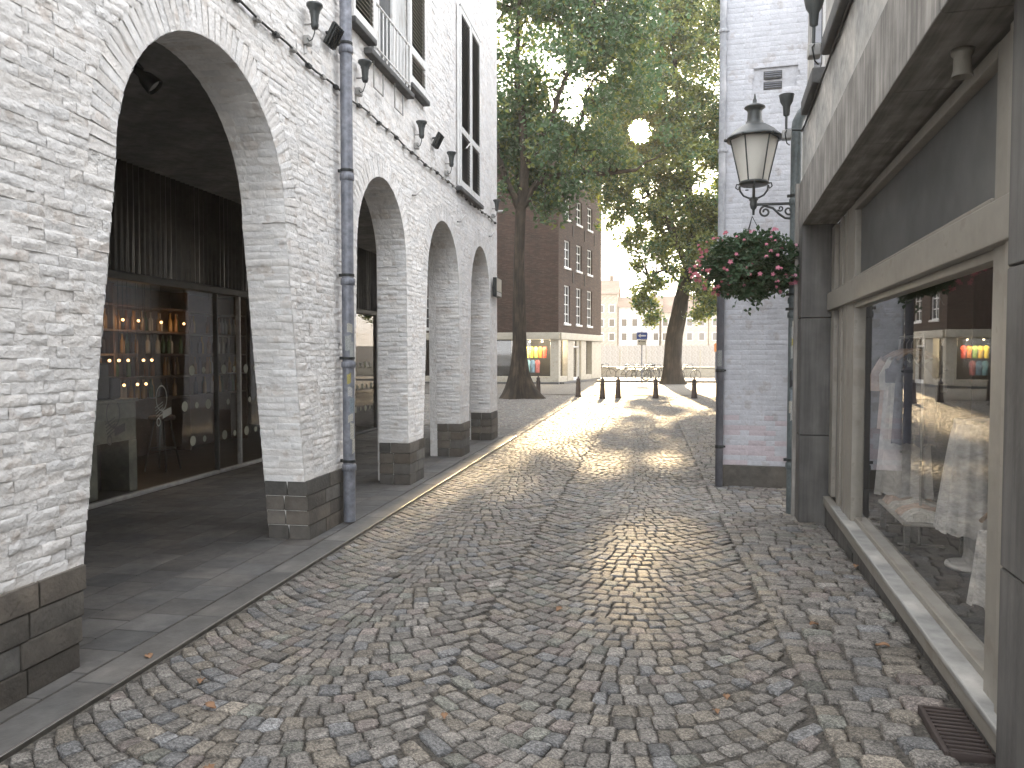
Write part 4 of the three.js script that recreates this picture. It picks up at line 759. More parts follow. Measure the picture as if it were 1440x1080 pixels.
// ---------------------------------------------------------------- lilac painted gable wall beyond the shop
{
  const g = thing('lilac_gable_house', 'house with a lilac white painted brick end wall and dark plinth', 'building');
  const dz = Math.tan(A5), zAt = (x) => -10.0 + (x - 0.93) * dz;
  // body: end wall facing the viewer, street side running away along the lane
  { const a = [0.945, -10.02], b = [2.6, -10.02 + 1.65 * dz], L = 26, d = [Math.sin(A5) * L, -Math.cos(A5) * L]; const q = one(); const P = (p, y) => [p[0], y, p[1]], c = [a[0] + d[0], a[1] + d[1]], e = [b[0] + d[0], b[1] + d[1]];
    for (const [p, s] of [[a, b], [c, a], [b, e]]) q.quad(P(p, -0.02), P(s, -0.02), P(s, 11), P(p, 11), [0, 0], [Math.hypot(p[0] - s[0], p[1] - s[1]), 0], [Math.hypot(p[0] - s[0], p[1] - s[1]), 11], [0, 11]); q.quad(P(a, 11), P(b, 11), P(e, 11), P(c, 11)); q.build('wall', mat('lilac mortar', [0.57, 0.58, 0.62], 0.9, { map: T.paint, bumpMap: T.rough, bumpScale: 0.006 }), g); }
  const r = makeRng(515), list = [], Pp = 0.0625, U = [Math.cos(A5), 0, Math.sin(A5)], N = [-Math.sin(A5), 0, Math.cos(A5)];
  for (let y = 0.265, row = 0; y < 6.4; y += Pp, row++) { let u = row % 2 ? 0 : -0.1, k = row; while (u < 1.3) { const w = (k++ % 2 ? 0.205 : 0.105) + rr(r, -0.008, 0.008); const a = Math.max(0, u), b = u + w; if (!(y > 4.86 && y < 5.11 && b > 0.44 && a < 0.66)) list.push([a, y, b - a]); u += w; } }
  const q = list.map(([u, y, w]) => ({ u, y, w, s: shows(0.93 + U[0] * u, y, -10.0 + U[2] * u, ...N) * w }));
  q.sort((a, b) => b.s - a.s);
  const face = (gb, b) => { const rq = makeRng((b.u * 1e4 + b.y * 1e6) | 0), k = rr(rq, 0.93, 1.03), pk = b.y < 0.85 && rq() < 0.35 ? 0.87 : 1; gb.col = [k, k * pk, k * pk]; const h0 = rr(rq, 0.001, 0.0035), O = [0.93 + U[0] * b.u, b.y, -10.0 + U[2] * b.u]; const V = (u, v, d) => gb.v(O[0] + U[0] * u + N[0] * d, O[1] + v, O[2] + U[2] * u + N[2] * d, O[0] + u, O[1] + v); const J = 0.007, w = b.w, h = Pp, t = () => h0 + rr(rq, -0.001, 0.001); const a = [V(J, J, t()), V(w - J, J, t()), V(w - J, h - J, t()), V(J, h - J, t())], lo = [V(0, 0, -0.001), V(w, 0, -0.001), V(w, h, -0.001), V(0, h, -0.001)]; gb.i.push(a[0], a[1], a[2], a[0], a[2], a[3]); for (let i = 0; i < 4; i++) { const n = (i + 1) % 4; gb.i.push(a[i], lo[i], lo[n], a[i], lo[n], a[n]); } };
  const rest = one(); q.forEach((b, i) => { if (i < 300 && b.s > 0) { const g1 = one(); face(g1, b); g1.build(i ? `brick_${String(i).padStart(3, '0')}` : 'brick', M.lilacBrick, g); } else face(rest, b); });
  stuff(rest.build('bricks', M.lilacBrick, g));
  { const p = one(); p.m = new THREE.Matrix4().makeRotationY(-A5).setPosition(0.93, 0, -10.0); p.cbox(-0.01, -0.03, -0.1, 1.5, 0.262, 0.03, 0.008); p.build('plinth', M.plinth, g); }
  { const m4 = new THREE.Matrix4().makeRotationY(-A5).setPosition(0.93, 0, -10.0), p = one(); p.m = m4; p.cbox(0.44, 4.87, -0.01, 0.655, 4.965, 0.008, 0.003); p.cbox(0.44, 5.0, -0.01, 0.655, 5.095, 0.008, 0.003); const v = p.build('vent', M.sillStone, g); const s = one(); s.m = m4; for (const y of [4.89, 4.915, 4.94, 5.02, 5.045, 5.07]) s.cbox(0.45, y, 0.006, 0.645, y + 0.01, 0.014, 0.002); s.build('vent_slats', M.zinc, v); }
  single('wall_conduit', one().tube([[0.98, 3.02, -9.955], [1.5, 3.02, -9.91]], 0.012, 6).tube([[1.24, 3.02, -9.93], [1.24, 2.6, -9.93]], 0.008, 6).build('x', M.greenPipe), 'thin dark conduit across the lilac wall behind the lantern', 'conduit');
}
{ // drainpipe at the outer corner: lilac above, dark below
  const t = thing('drainpipe', 'tall drainpipe at the street corner of the lilac wall, dark lower half', 'drainpipe', null, [0.885, 0, -9.93]);
  one().tube([[0, 2.42, 0], [0, 5, 0], [0, 10.8, 0]], 0.042, 16).build('upper_pipe', M.lilacPipe, t);
  one().tube([[0, 0.0, 0], [0, 1.2, 0], [0, 2.42, 0]], 0.046, 16).build('lower_pipe', M.darkPipe, t);
  for (const y of [0.5, 1.45, 2.42, 3.05, 4.15, 5.6]) one().lathe([[0.04, -0.02], [0.053, -0.02], [0.053, 0.02], [0.04, 0.02]], 0, y, 0, 16).cbox(0.03, y - 0.012, -0.012, 0.075, y + 0.012, 0.012, 0.002).build('clamp', y > 2.5 ? M.lilacPipe : M.iron, t);
  one().grid(8, 1, (u, v) => { const a = 1.2 + u * 1.2; return [Math.cos(a) * 0.0475, 1.5 + 0.2 * v, Math.sin(a) * 0.0475]; }).build('sticker', mat('sticker print', [0.42, 0.43, 0.42], 0.7, { map: rep(T.granite, 2) }), t);
}
rainPipe('drainpipe', 'green grey drainpipe covered in stickers between the shop and lilac wall', 1.475, -8.33, 0.0, 3.92, 0.056, M.greenPipe, [0.5, 2.05, 2.2, 3.2], stickerList(1.4, 12, 0.95, 2.0, 10), [[0.01, 4.0, 0], [0.05, 4.09, -0.01], [0.12, 4.16, -0.01], [0.2, 4.2, 0]]);
// ---------------------------------------------------------------- lantern and hanging basket
{
  const L = thing('street_lantern', 'old iron wall lantern with milky glass on a scrolled bracket', 'lantern', null, [1.06, 0, -8.32]);
  const y0 = 3.40; // bottom ring of the lamp house
  const it = (n, g, p = L, m = M.lampIron) => g.build(n, m, p);
  it('glass', one().lathe([[0.135, y0 + 0.015], [0.235, y0 + 0.45]], 0, 0, 0, 6), L, M.frosted);
  it('bottom_ring', one().lathe([[0, y0 - 0.02], [0.13, y0 - 0.02], [0.15, y0], [0.145, y0 + 0.018], [0.12, y0 + 0.02]], 0, 0, 0, 24));
  for (let k = 0; k < 6; k++) { const a = k * Math.PI / 3; it('glass_bar', one().bar([Math.cos(a) * 0.138, y0 + 0.01, Math.sin(a) * 0.138], [Math.cos(a) * 0.238, y0 + 0.455, Math.sin(a) * 0.238], 0.007)); }
  const cap = it('roof', one().lathe([[0.23, y0 + 0.445], [0.275, y0 + 0.44], [0.28, y0 + 0.46], [0.25, y0 + 0.485], [0.2, y0 + 0.535], [0.125, y0 + 0.585], [0.09, y0 + 0.60], [0.088, y0 + 0.62], [0.075, y0 + 0.64], [0.07, y0 + 0.72], [0.078, y0 + 0.745], [0.105, y0 + 0.765], [0.1, y0 + 0.78], [0.06, y0 + 0.80], [0.02, y0 + 0.815], [0.022, y0 + 0.84], [0.012, y0 + 0.865], [0.008, y0 + 0.90], [0, y0 + 0.915]], 0, 0, 0, 28));
  for (let k = 0; k < 6; k++) { const a = k * Math.PI / 3; it('roof_knob', one().lathe([[0, 0.02], [0.018, 0.01], [0.018, -0.01], [0, -0.02]], Math.cos(a) * 0.285, y0 + 0.45, Math.sin(a) * 0.285, 8), cap); }
  for (let k = 0; k < 4; k++) { const a = k * Math.PI / 2 + 0.1, c = Math.cos(a), s = Math.sin(a), P = (r, y) => [c * r, y0 + y, s * r]; it('support_scroll', one().tube([P(0.135, -0.005), P(0.17, 0.0), P(0.178, -0.035), P(0.155, -0.055), P(0.145, -0.03)], 0.008, 6).tube([P(0.14, -0.02), P(0.135, -0.07), P(0.1, -0.12), P(0.05, -0.145), P(0.02, -0.15)], 0.010, 6)); }
  it('stem', one().lathe([[0, y0 - 0.32], [0.012, y0 - 0.32], [0.014, y0 - 0.27], [0.03, y0 - 0.25], [0.04, y0 - 0.21], [0.035, y0 - 0.18], [0.05, y0 - 0.165], [0.04, y0 - 0.145], [0.016, y0 - 0.135], [0.014, y0 - 0.02], [0, y0 - 0.02]], 0, 0, 0, 14));
  // bracket with scrolls
  const by = y0 - 0.215, spiral = (cx, cy, r0, turns, dir, a0) => { const p = []; for (let k = 0; k <= 26; k++) { const t = k / 26, a = a0 + dir * t * turns * 6.283, r = r0 * (1 - 0.75 * t); p.push([cx + Math.cos(a) * r, cy + Math.sin(a) * r, 0]); } return p; };
  it('bracket_arm', one().cbox(0.03, by - 0.012, -0.014, 0.42, by + 0.014, 0.014, 0.004));
  it('bracket_scroll', one().tube(spiral(0.115, by - 0.075, 0.058, 1.3, 1, 1.6), 0.011, 6).tube([[0.115, by - 0.018, 0], [0.19, by - 0.04, 0], [0.25, by - 0.1, 0], [0.31, by - 0.145, 0], [0.40, by - 0.155, 0]], 0.012, 6).tube(spiral(0.345, by - 0.07, 0.05, 1.2, -1, 0.6), 0.010, 6).tube(spiral(0.265, by - 0.045, 0.03, 1.1, 1, 3.6), 0.008, 6));
  it('wall_plate', one().cbox(0.40, by - 0.2, -0.02, 0.425, by + 0.08, 0.02, 0.004));
  it('number_tag', one().tube([[-0.07, y0 - 0.03, 0.02], [-0.07, y0 - 0.05, 0.02]], 0.003, 5).lathe([[0.016, -0.004], [0.02, 0], [0.016, 0.004]], -0.07, y0 - 0.068, 0.02, 10));

  const bk = thing('hanging_flower_basket', 'hanging basket overflowing with pink and red flowers below the lantern', 'flower basket', null, [1.05, 2.55, -8.34]);
  one().lathe([[0, -0.2], [0.12, -0.18], [0.21, -0.08], [0.25, 0.04], [0.24, 0.05], [0, 0.03]], 0, 0, 0, 20).build('basket', M.barkDark, bk);
  for (let k = 0; k < 3; k++) { const a = k * 2.094; one().bar([Math.cos(a) * 0.24, 0.04, Math.sin(a) * 0.24], [0, 0.52, 0], 0.004, 5).build('chain', M.iron, bk); }
  const leaf = one(); for (const s of [0, 1, 2]) { const a = s * 2.1, c = Math.cos(a), d = Math.sin(a); leaf.quad([0, 0, 0], [c * 0.03 - d * 0.018, 0.012, d * 0.03 + c * 0.018], [c * 0.056, 0.004, d * 0.056], [c * 0.03 + d * 0.018, 0.012, d * 0.03 - c * 0.018]); }
  const r = makeRng(31), n = 2600, im = new THREE.InstancedMesh(leaf.geometry(), M.basketLeaf, n), m4 = new THREE.Matrix4(), eu = new THREE.Euler();
  const surf = () => { const u = rr(r, -1, 1), a = r() * 6.283, s = Math.sqrt(1 - u * u); const d = Math.pow(r(), 0.28); const lump = 1 + 0.2 * Math.sin(a * 3 + 1) + 0.18 * Math.sin(a * 5 + u * 4) + 0.1 * Math.sin(a * 9 + u * 7); return [Math.cos(a) * s * 0.46 * d * lump, (u > 0 ? u * 0.33 : u * 0.30) * d * (1 + 0.15 * Math.sin(a * 4)), Math.sin(a) * s * 0.36 * d * lump]; };
  for (let k = 0; k < n; k++) { const q = surf(); if (r() < 0.2) { const tr = hash2(Math.floor(Math.atan2(q[2], q[0]) * 3.5), 1, 7); if (tr > 0.4) q[1] -= rr(r, 0, 0.24) * tr; } if (r() < 0.08) { q[0] *= 1.3; q[2] *= 1.25; q[1] += rr(r, -0.05, 0.1); } eu.set(rr(r, -1.2, 1.2), r() * 6.283, rr(r, -1.2, 1.2)); const sc = rr(r, 0.7, 1.35); m4.makeRotationFromEuler(eu).scale(new THREE.Vector3(sc, sc, sc)).setPosition(...q); im.setMatrixAt(k, m4); }
  im.name = 'foliage'; stuff(im); im.castShadow = true; bk.add(im);
  const fl = one(); for (let k = 0; k < 5; k++) { const a = k * 1.2566, c = Math.cos(a), d = Math.sin(a); fl.quad([0, 0, 0], [c * 0.022 - d * 0.012, 0.008, d * 0.022 + c * 0.012], [c * 0.036, 0.0, d * 0.036], [c * 0.022 + d * 0.012, 0.008, d * 0.022 - c * 0.012]); fl.quad([0, 0.012, 0], [c * 0.014 - d * 0.01, 0.022, d * 0.014 + c * 0.01], [c * 0.024, 0.02, d * 0.024], [c * 0.014 + d * 0.01, 0.022, d * 0.014 - c * 0.01]); }
  const fg = fl.geometry();
  for (let k = 0; k < 160; k++) { const u = rr(r, -0.9, 1), a = r() * 6.283, s = Math.sqrt(1 - u * u), e = rr(r, 0.95, 1.14); const side = Math.cos(a) < -0.55 ? M.redPetal : [M.pinkPetal, M.pinkPetal, M.palePetal, M.pinkPetal][r() * 4 | 0]; const b = put('blossom', fg, side, bk); b.position.set(Math.cos(a) * s * 0.5 * e - (Math.cos(a) < -0.6 ? 0.06 : 0), u * (u > 0 ? 0.37 : 0.3) * e, Math.sin(a) * s * 0.39 * e); b.rotation.set(rr(r, 0.2, 1.7), a, rr(r, -0.6, 0.6)); b.scale.setScalar(rr(r, 0.45, 0.85)); }
}
{ // drain grate in the gutter, fallen leaves
  const y = gh(1.24, -3.3), t = thing('drain_grate', 'rusty slotted drain grate in the cobbles by the shop window', 'drain grate', null, [1.235, y - 0.012, -3.30], -A5);
  const rust = mat('rusty iron', [0.07, 0.05, 0.044], 0.75, { map: T.mottle, bumpMap: T.rough, bumpScale: 0.002 });
  one().cbox(-0.105, -0.03, -0.205, -0.085, 0.012, 0.205, 0.003).cbox(0.085, -0.03, -0.205, 0.105, 0.012, 0.205, 0.003).cbox(-0.085, -0.03, -0.205, 0.085, 0.0118, -0.19, 0.003).cbox(-0.085, -0.03, 0.19, 0.085, 0.0118, 0.205, 0.003).build('rim', rust, t);
  for (let k = 0; k < 11; k++) one().cbox(-0.085, -0.02, -0.178 + k * 0.034, 0.085, 0.008, -0.162 + k * 0.034, 0.003).build('bar', rust, t);
  one().box(-0.1, -0.032, -0.2, 0.1, -0.0305, 0.2).build('pit', M.slatDark, t);
  const r = makeRng(66), lf = one(); lf.grid(6, 6, (u, v) => { const a = u * 2 - 1, b = v * 2 - 1, e = 1 - 0.35 * Math.abs(a * b) + 0.18 * Math.sin(v * 14); return [a * 0.032 * (1 - b * b * 0.65) * e, 0.006 + 0.012 * a * a + 0.008 * Math.sin(v * 5), b * 0.045]; });
  const lg = lf.geometry();
  const spots = [[-2.66, -3.74, 'dry brown leaf lying on the dark kerb stone', 1.3], [-2.0, -3.25, 'dry leaf on the cobbles near the kerb'], [-2.2, -3.5, 'dry leaf on the cobbles near the kerb'], [-0.9, -3.35, 'dry tan leaf on the open cobbles'], [0.32, -3.6, 'dry tan leaf on the open cobbles'], [0.38, -3.75, 'dry tan leaf on the open cobbles'], [-0.55, -4.9, 'dry tan leaf on the open cobbles'], [0.95, -4.6, 'dry leaf on the cobbles near the shop'], [1.52, -6.0, 'dry leaf on the cobbles near the shop'], [-1.7, -2.75, 'dry leaf on the cobbles near the kerb'], [-0.1, -6.3, 'dry tan leaf on the open cobbles'], [1.2, -4.2, 'dry leaf on the cobbles near the shop']];
  for (const [x, z, l, s] of spots) { const m = put('fallen_leaf', lg, M.dryLeaf); m.position.set(x, gh(x, z) + 0.006, z); m.rotation.y = r() * 6; m.scale.setScalar((s ?? 1) * rr(r, 0.5, 0.8)); single('fallen_leaf', m, l, 'leaf', l.includes('kerb stone') ? 'leaf on the kerb' : l.includes('kerb') ? 'leaves near the kerb' : l.includes('shop') ? 'leaves near the shop' : 'leaves on the open cobbles'); }
}
// ---------------------------------------------------------------- brown brick house on the corner of the square
{
  const h = thing('brown_brick_house', 'tall brown brick corner house with cream shopfront and white sash windows', 'building');
  const A = new THREE.Vector3(-4.86, 0, -42.5), Bv = new THREE.Vector3(-3.0, 0, -50.5), L = 16.5, Y1 = 14.2;
  const dirB = new THREE.Vector3().subVectors(Bv, A).normalize();
  // frame of a face: origin at A, u to the right along the face, n outwards
  const faceM = (o, u) => { const n = new THREE.Vector3(-u.z, 0, u.x); return new THREE.Matrix4().makeBasis(u, new THREE.Vector3(0, 1, 0), n).setPosition(o); };
  const FA = faceM(new THREE.Vector3(A.x - L, 0, A.z), new THREE.Vector3(1, 0, 0)), FB = faceM(A, dirB), LB = A.distanceTo(Bv);
  const wallWith = (len, y0, holes, F, name) => { const s = new THREE.Shape(); s.moveTo(0, y0); s.lineTo(len, y0); s.lineTo(len, Y1); s.lineTo(0, Y1); s.closePath(); for (const [x, y, w, hh] of holes) { const p = new THREE.Path(); p.moveTo(x, y); p.lineTo(x + w, y); p.lineTo(x + w, y + hh); p.lineTo(x, y + hh); p.closePath(); s.holes.push(p); } const g = new THREE.ExtrudeGeometry(s, { depth: 0.3, bevelEnabled: false }); g.translate(0, 0, -0.3); g.applyMatrix4(F); put(name, g, M.brickFar, h); };
  const win = (F, x, y, w, hh, rows, cols = 2) => {
    const f = one(); f.m = F; const t = 0.07; f.box(x, y, -0.16, x + t, y + hh, -0.08).box(x + w - t, y, -0.16, x + w, y + hh, -0.08).box(x + t, y, -0.16, x + w - t, y + t, -0.081).box(x + t, y + hh - t, -0.16, x + w - t, y + hh, -0.081);
    for (let k = 1; k < rows; k++) f.box(x + t, y + hh * k / rows - 0.025, -0.15, x + w - t, y + hh * k / rows + 0.025, -0.085); for (let k = 1; k < cols; k++) f.box(x + w * k / cols - 0.022, y + t, -0.15, x + w * k / cols + 0.022, y + hh - t, -0.086);
    const fr = f.build('window', M.whiteWood, h); const p = one(); p.m = F; p.box(x + 0.02, y + 0.02, -0.135, x + w - 0.02, y + hh - 0.02, -0.125); p.build('pane', M.farPane, fr);
    const s = one(); s.m = F; s.cbox(x - 0.06, y - 0.12, -0.1, x + w + 0.06, y - 0.002, 0.06, 0.01); s.build('sill', M.whiteWood, fr);
  };
  const rowsB = [[3.4, 2.15, 4], [6.56, 1.52, 3], [9.28, 1.35, 3], [11.9, 1.2, 2]], colB = [0.95, 3.08, 5.2];
  const hB = [], hA = []; for (const [y, hh] of rowsB) for (const x of colB) hB.push([x, y, 1.02, hh]);
  const colA = [0.8, 4.3, 5.75, 9.0, 13.35]; // from the far left; only the last ones show past the trunk
  const rowsA = [[3.1, 1.75, 3], [6.5, 1.65, 3], [9.3, 1.4, 3], [11.9, 1.2, 2]];
  for (const [y, hh] of rowsA) for (const x of [3.4, 5.2, 8.4]) hA.push([x, y, 0.95, hh]);
  wallWith(L, 2.86, hA, FA, 'front_wall'); wallWith(LB, 2.86, hB, FB, 'side_wall');
  for (const [y, hh, n] of rowsA) for (const x of [3.4, 5.2, 8.4]) win(FA, x, y, 0.95, hh, n);
  for (const [y, hh, n] of rowsB) for (const x of colB) win(FB, x, y, 1.02, hh, n);
  // inner mass so that no light passes through
  { const g = one(); g.m = FA; g.box(0.1, 2.9, -8, L - 0.35, Y1 - 0.1, -0.32); g.build('inner_mass', M.plaster, h); const b = one(); b.m = FB; b.box(0.3, 2.9, -6, LB - 0.02, Y1 - 0.1, -0.32); b.build('inner_mass', M.plaster, h); const k = one(); k.m = FB; k.box(0.2, 2.86, -6, LB + 0.0, Y1, -6.1); k.box(LB - 0.015, 2.86, -6, LB, Y1, -0.31); k.build('back_wall', M.brickFar, h); }
  { const g = one(); g.m = FA; g.cbox(-0.1, Y1, -8, L + 0.1, Y1 + 0.28, 0.3, 0.03); g.m = FB; g.cbox(0.12, Y1 + 0.004, -6, LB + 0.2, Y1 + 0.276, 0.3, 0.03); g.build('cornice', M.sillStone, h); }
  for (const [x, y] of [[2.4, 5.75], [4.6, 5.75], [2.4, 8.4], [4.6, 8.4], [6.6, 8.4]]) { const g = one(); g.m = FB; g.cbox(x, y, 0, x + 0.05, y + 0.7, 0.04, 0.01); g.build('wall_anchor', M.iron, h); }
  // cream shopfront
  { const g = one(); g.m = FA; g.cbox(7.0, 2.46, -0.1, L + 0.06, 2.855, 0.14, 0.02); g.m = FB; g.cbox(0.15, 2.462, -0.1, LB + 0.1, 2.853, 0.14, 0.02); g.build('fascia', M.cream, h); }
  const post = (F, x0, x1, y0 = 0.12, y1 = 2.46) => { const g = one(); g.m = F; g.cbox(x0, y0, -0.3, x1, y1, 0.02, 0.015); g.build('shop_post', M.cream, h); };
  post(FA, 8.2, 8.42); post(FA, 16.05, L); post(FB, 0.0, 0.33); post(FB, 1.55, 2.6); post(FB, 4.05, 5.0); post(FB, 6.2, LB);
  for (const [F, a, b] of [[FA, 8.42, 16.05], [FB, 0.33, 1.55], [FB, 5.0, 6.2]]) { const g = one(); g.m = F; g.cbox(a, 0.1, -0.28, b, 0.42, 0.0, 0.01); g.build('stall_riser', M.cream, h); }
  { const g = one(); g.m = FA; g.cbox(-0.1, -0.02, -0.3, L + 0.05, 0.11, 0.25, 0.01); g.m = FB; g.cbox(0.28, -0.02, -0.3, LB + 0.02, 0.108, 0.25, 0.01); g.build('step', M.sillStone, h); }
  for (const [F, a, b, y0, y1] of [[FA, 8.42, 12.9, 0.42, 2.46], [FA, 12.96, 16.05, 0.42, 2.40], [FB, 0.33, 1.55, 0.42, 2.46], [FB, 5.0, 6.2, 0.42, 2.46], [FB, 2.68, 3.97, 0.3, 2.05]]) { const g = one(); g.m = F; g.box(a, y0, -0.2, b, y1, -0.19); g.build('shop_pane', M.glass, h); }
  { const g = one(); g.m = FA; g.cbox(12.9, 0.42, -0.24, 12.96, 2.46, -0.12, 0.005); g.build('mullion', M.slatDark, h); }
  { const g = one(); g.m = FB; g.cbox(2.6, 0.11, -0.26, 2.68, 2.46, -0.12, 0.005).cbox(3.97, 0.11, -0.26, 4.05, 2.46, -0.12, 0.005).cbox(2.68, 2.05, -0.26, 3.97, 2.13, -0.12, 0.005).cbox(2.68, 0.11, -0.26, 3.97, 0.3, -0.12, 0.005); const d = g.build('door', M.whiteWood, h); const p = one(); p.m = FB; p.box(2.68, 2.13, -0.2, 3.97, 2.46, -0.19); p.build('transom_pane', M.glass, d); const k = one(); k.m = FB; k.bar([2.85, 1.0, -0.1], [2.85, 1.4, -0.1], 0.02); k.build('handle', M.iron, d); }
  // shop interior
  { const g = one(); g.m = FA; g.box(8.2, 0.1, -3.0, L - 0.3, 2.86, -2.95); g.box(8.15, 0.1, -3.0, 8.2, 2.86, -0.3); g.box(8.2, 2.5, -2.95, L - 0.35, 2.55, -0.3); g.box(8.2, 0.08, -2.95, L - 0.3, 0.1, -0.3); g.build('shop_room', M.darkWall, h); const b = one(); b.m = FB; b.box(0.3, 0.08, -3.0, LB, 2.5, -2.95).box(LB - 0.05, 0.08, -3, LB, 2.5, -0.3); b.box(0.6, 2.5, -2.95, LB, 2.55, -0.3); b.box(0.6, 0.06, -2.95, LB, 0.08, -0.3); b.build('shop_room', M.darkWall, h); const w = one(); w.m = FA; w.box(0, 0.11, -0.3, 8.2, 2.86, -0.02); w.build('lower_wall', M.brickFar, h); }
  // second shop window seen through the arches
  { const g = one(); g.m = FA; g.cbox(3.3, 1.35, -0.02, 4.9, 1.45, 0.06, 0.01).cbox(3.3, 2.5, -0.02, 4.9, 2.6, 0.06, 0.01).cbox(3.3, 1.45, -0.02, 3.4, 2.5, 0.05, 0.01).cbox(4.8, 1.45, -0.02, 4.9, 2.5, 0.05, 0.01); const w = g.build('display_window', M.whiteWood, h); const p = one(); p.m = FA; p.box(3.4, 1.45, -0.015, 4.8, 2.5, 0.01); p.build('pane', M.farPane, w); }
  // shirts on show, lit by two lamps
  const shirtG = one(); for (const s of [1, -1]) shirtG.grid(10, 8, (u, v) => { const y = 0.62 * v, hw = v > 0.8 ? 0.1 - (v - 0.8) * 0.25 : 0.1, sl = v > 0.62 ? 0.045 * (1 - Math.abs(v - 0.8) * 4) : 0; const x = (u * 2 - 1) * (hw + Math.max(0, sl)); return [x, y, s * (0.02 + 0.05 * Math.sqrt(Math.max(0, 1 - (u * 2 - 1) ** 2)) + 0.008 * Math.sin(u * 21))]; });
  const sg = shirtG.geometry(), shirt = (x, y, c, label, group, sc = 1) => { const m = put('shirt', sg, mat('shirt cotton', c, 0.9, { side: THREE.DoubleSide, map: T.mottle })); m.applyMatrix4(FA.clone().multiply(new THREE.Matrix4().makeTranslation(x, y, -0.75)).multiply(new THREE.Matrix4().makeScale(sc, sc, sc))); single('shirt', m, label, 'shirt', group); };
  const x0 = -6.72 - (A.x - L);
  [[0, [0.75, 0.6, 0.05], 'bright yellow'], [0.25, [0.78, 0.5, 0.05], 'golden yellow'], [0.5, [0.35, 0.5, 0.12], 'lime green'], [0.75, [0.8, 0.25, 0.04], 'orange'], [1.0, [0.8, 0.10, 0.05], 'bright red']].forEach(([d, c, w]) => shirt(x0 + d, 1.45, c, `${w} shirt hanging in the upper row of the corner shop window`, 'upper row of shirts'));
  [[0.05, [0.20, 0.42, 0.5], 'pale blue'], [0.32, [0.2, 0.35, 0.5], 'blue'], [0.6, [0.6, 0.2, 0.2], 'pink']].forEach(([d, c, w]) => shirt(x0 + d, 0.62, c, `${w} shirt hanging in the lower row of the corner shop window`, 'lower row of shirts', 1.15));
  const bulbM = mat('shop lamp glow', [1, 0.9, 0.7], 0.5, { emissive: new THREE.Color().setRGB(1, 0.82, 0.55), emissiveIntensity: 3 });
  for (const d of [0.2, 0.9]) { const p = new THREE.Vector3(x0 + d, 2.36, -0.42).applyMatrix4(FA), t = thing('shop_lamp', 'small round lamp over the shirts in the corner shop window', 'lamp', 'lamps over the shirts', [p.x, p.y, p.z]); put('bulb', new THREE.SphereGeometry(0.05, 12, 8), bulbM, t); one().bar([0, 0.05, 0], [0, 0.14, 0], 0.01, 5).build('cord', M.iron, t); const l = new THREE.PointLight(new THREE.Color().setRGB(1, 0.85, 0.6), 4.5, 0, 2); l.name = 'shop_lamp_light'; l.castShadow = true; t.add(l); }
}
{ // unseen house added behind the white building to shade the square
  const t = thing('square_shade_block', 'unseen brick block added behind the white arcade building to shade the square', 'building'); one().box(-20, 0, -40, -14, 12, -19).build('wall', M.brickFar, t); one().cbox(-20.2, 12, -40.2, -13.8, 12.3, -18.8, 0.04).build('roof', M.sillStone, t);
}
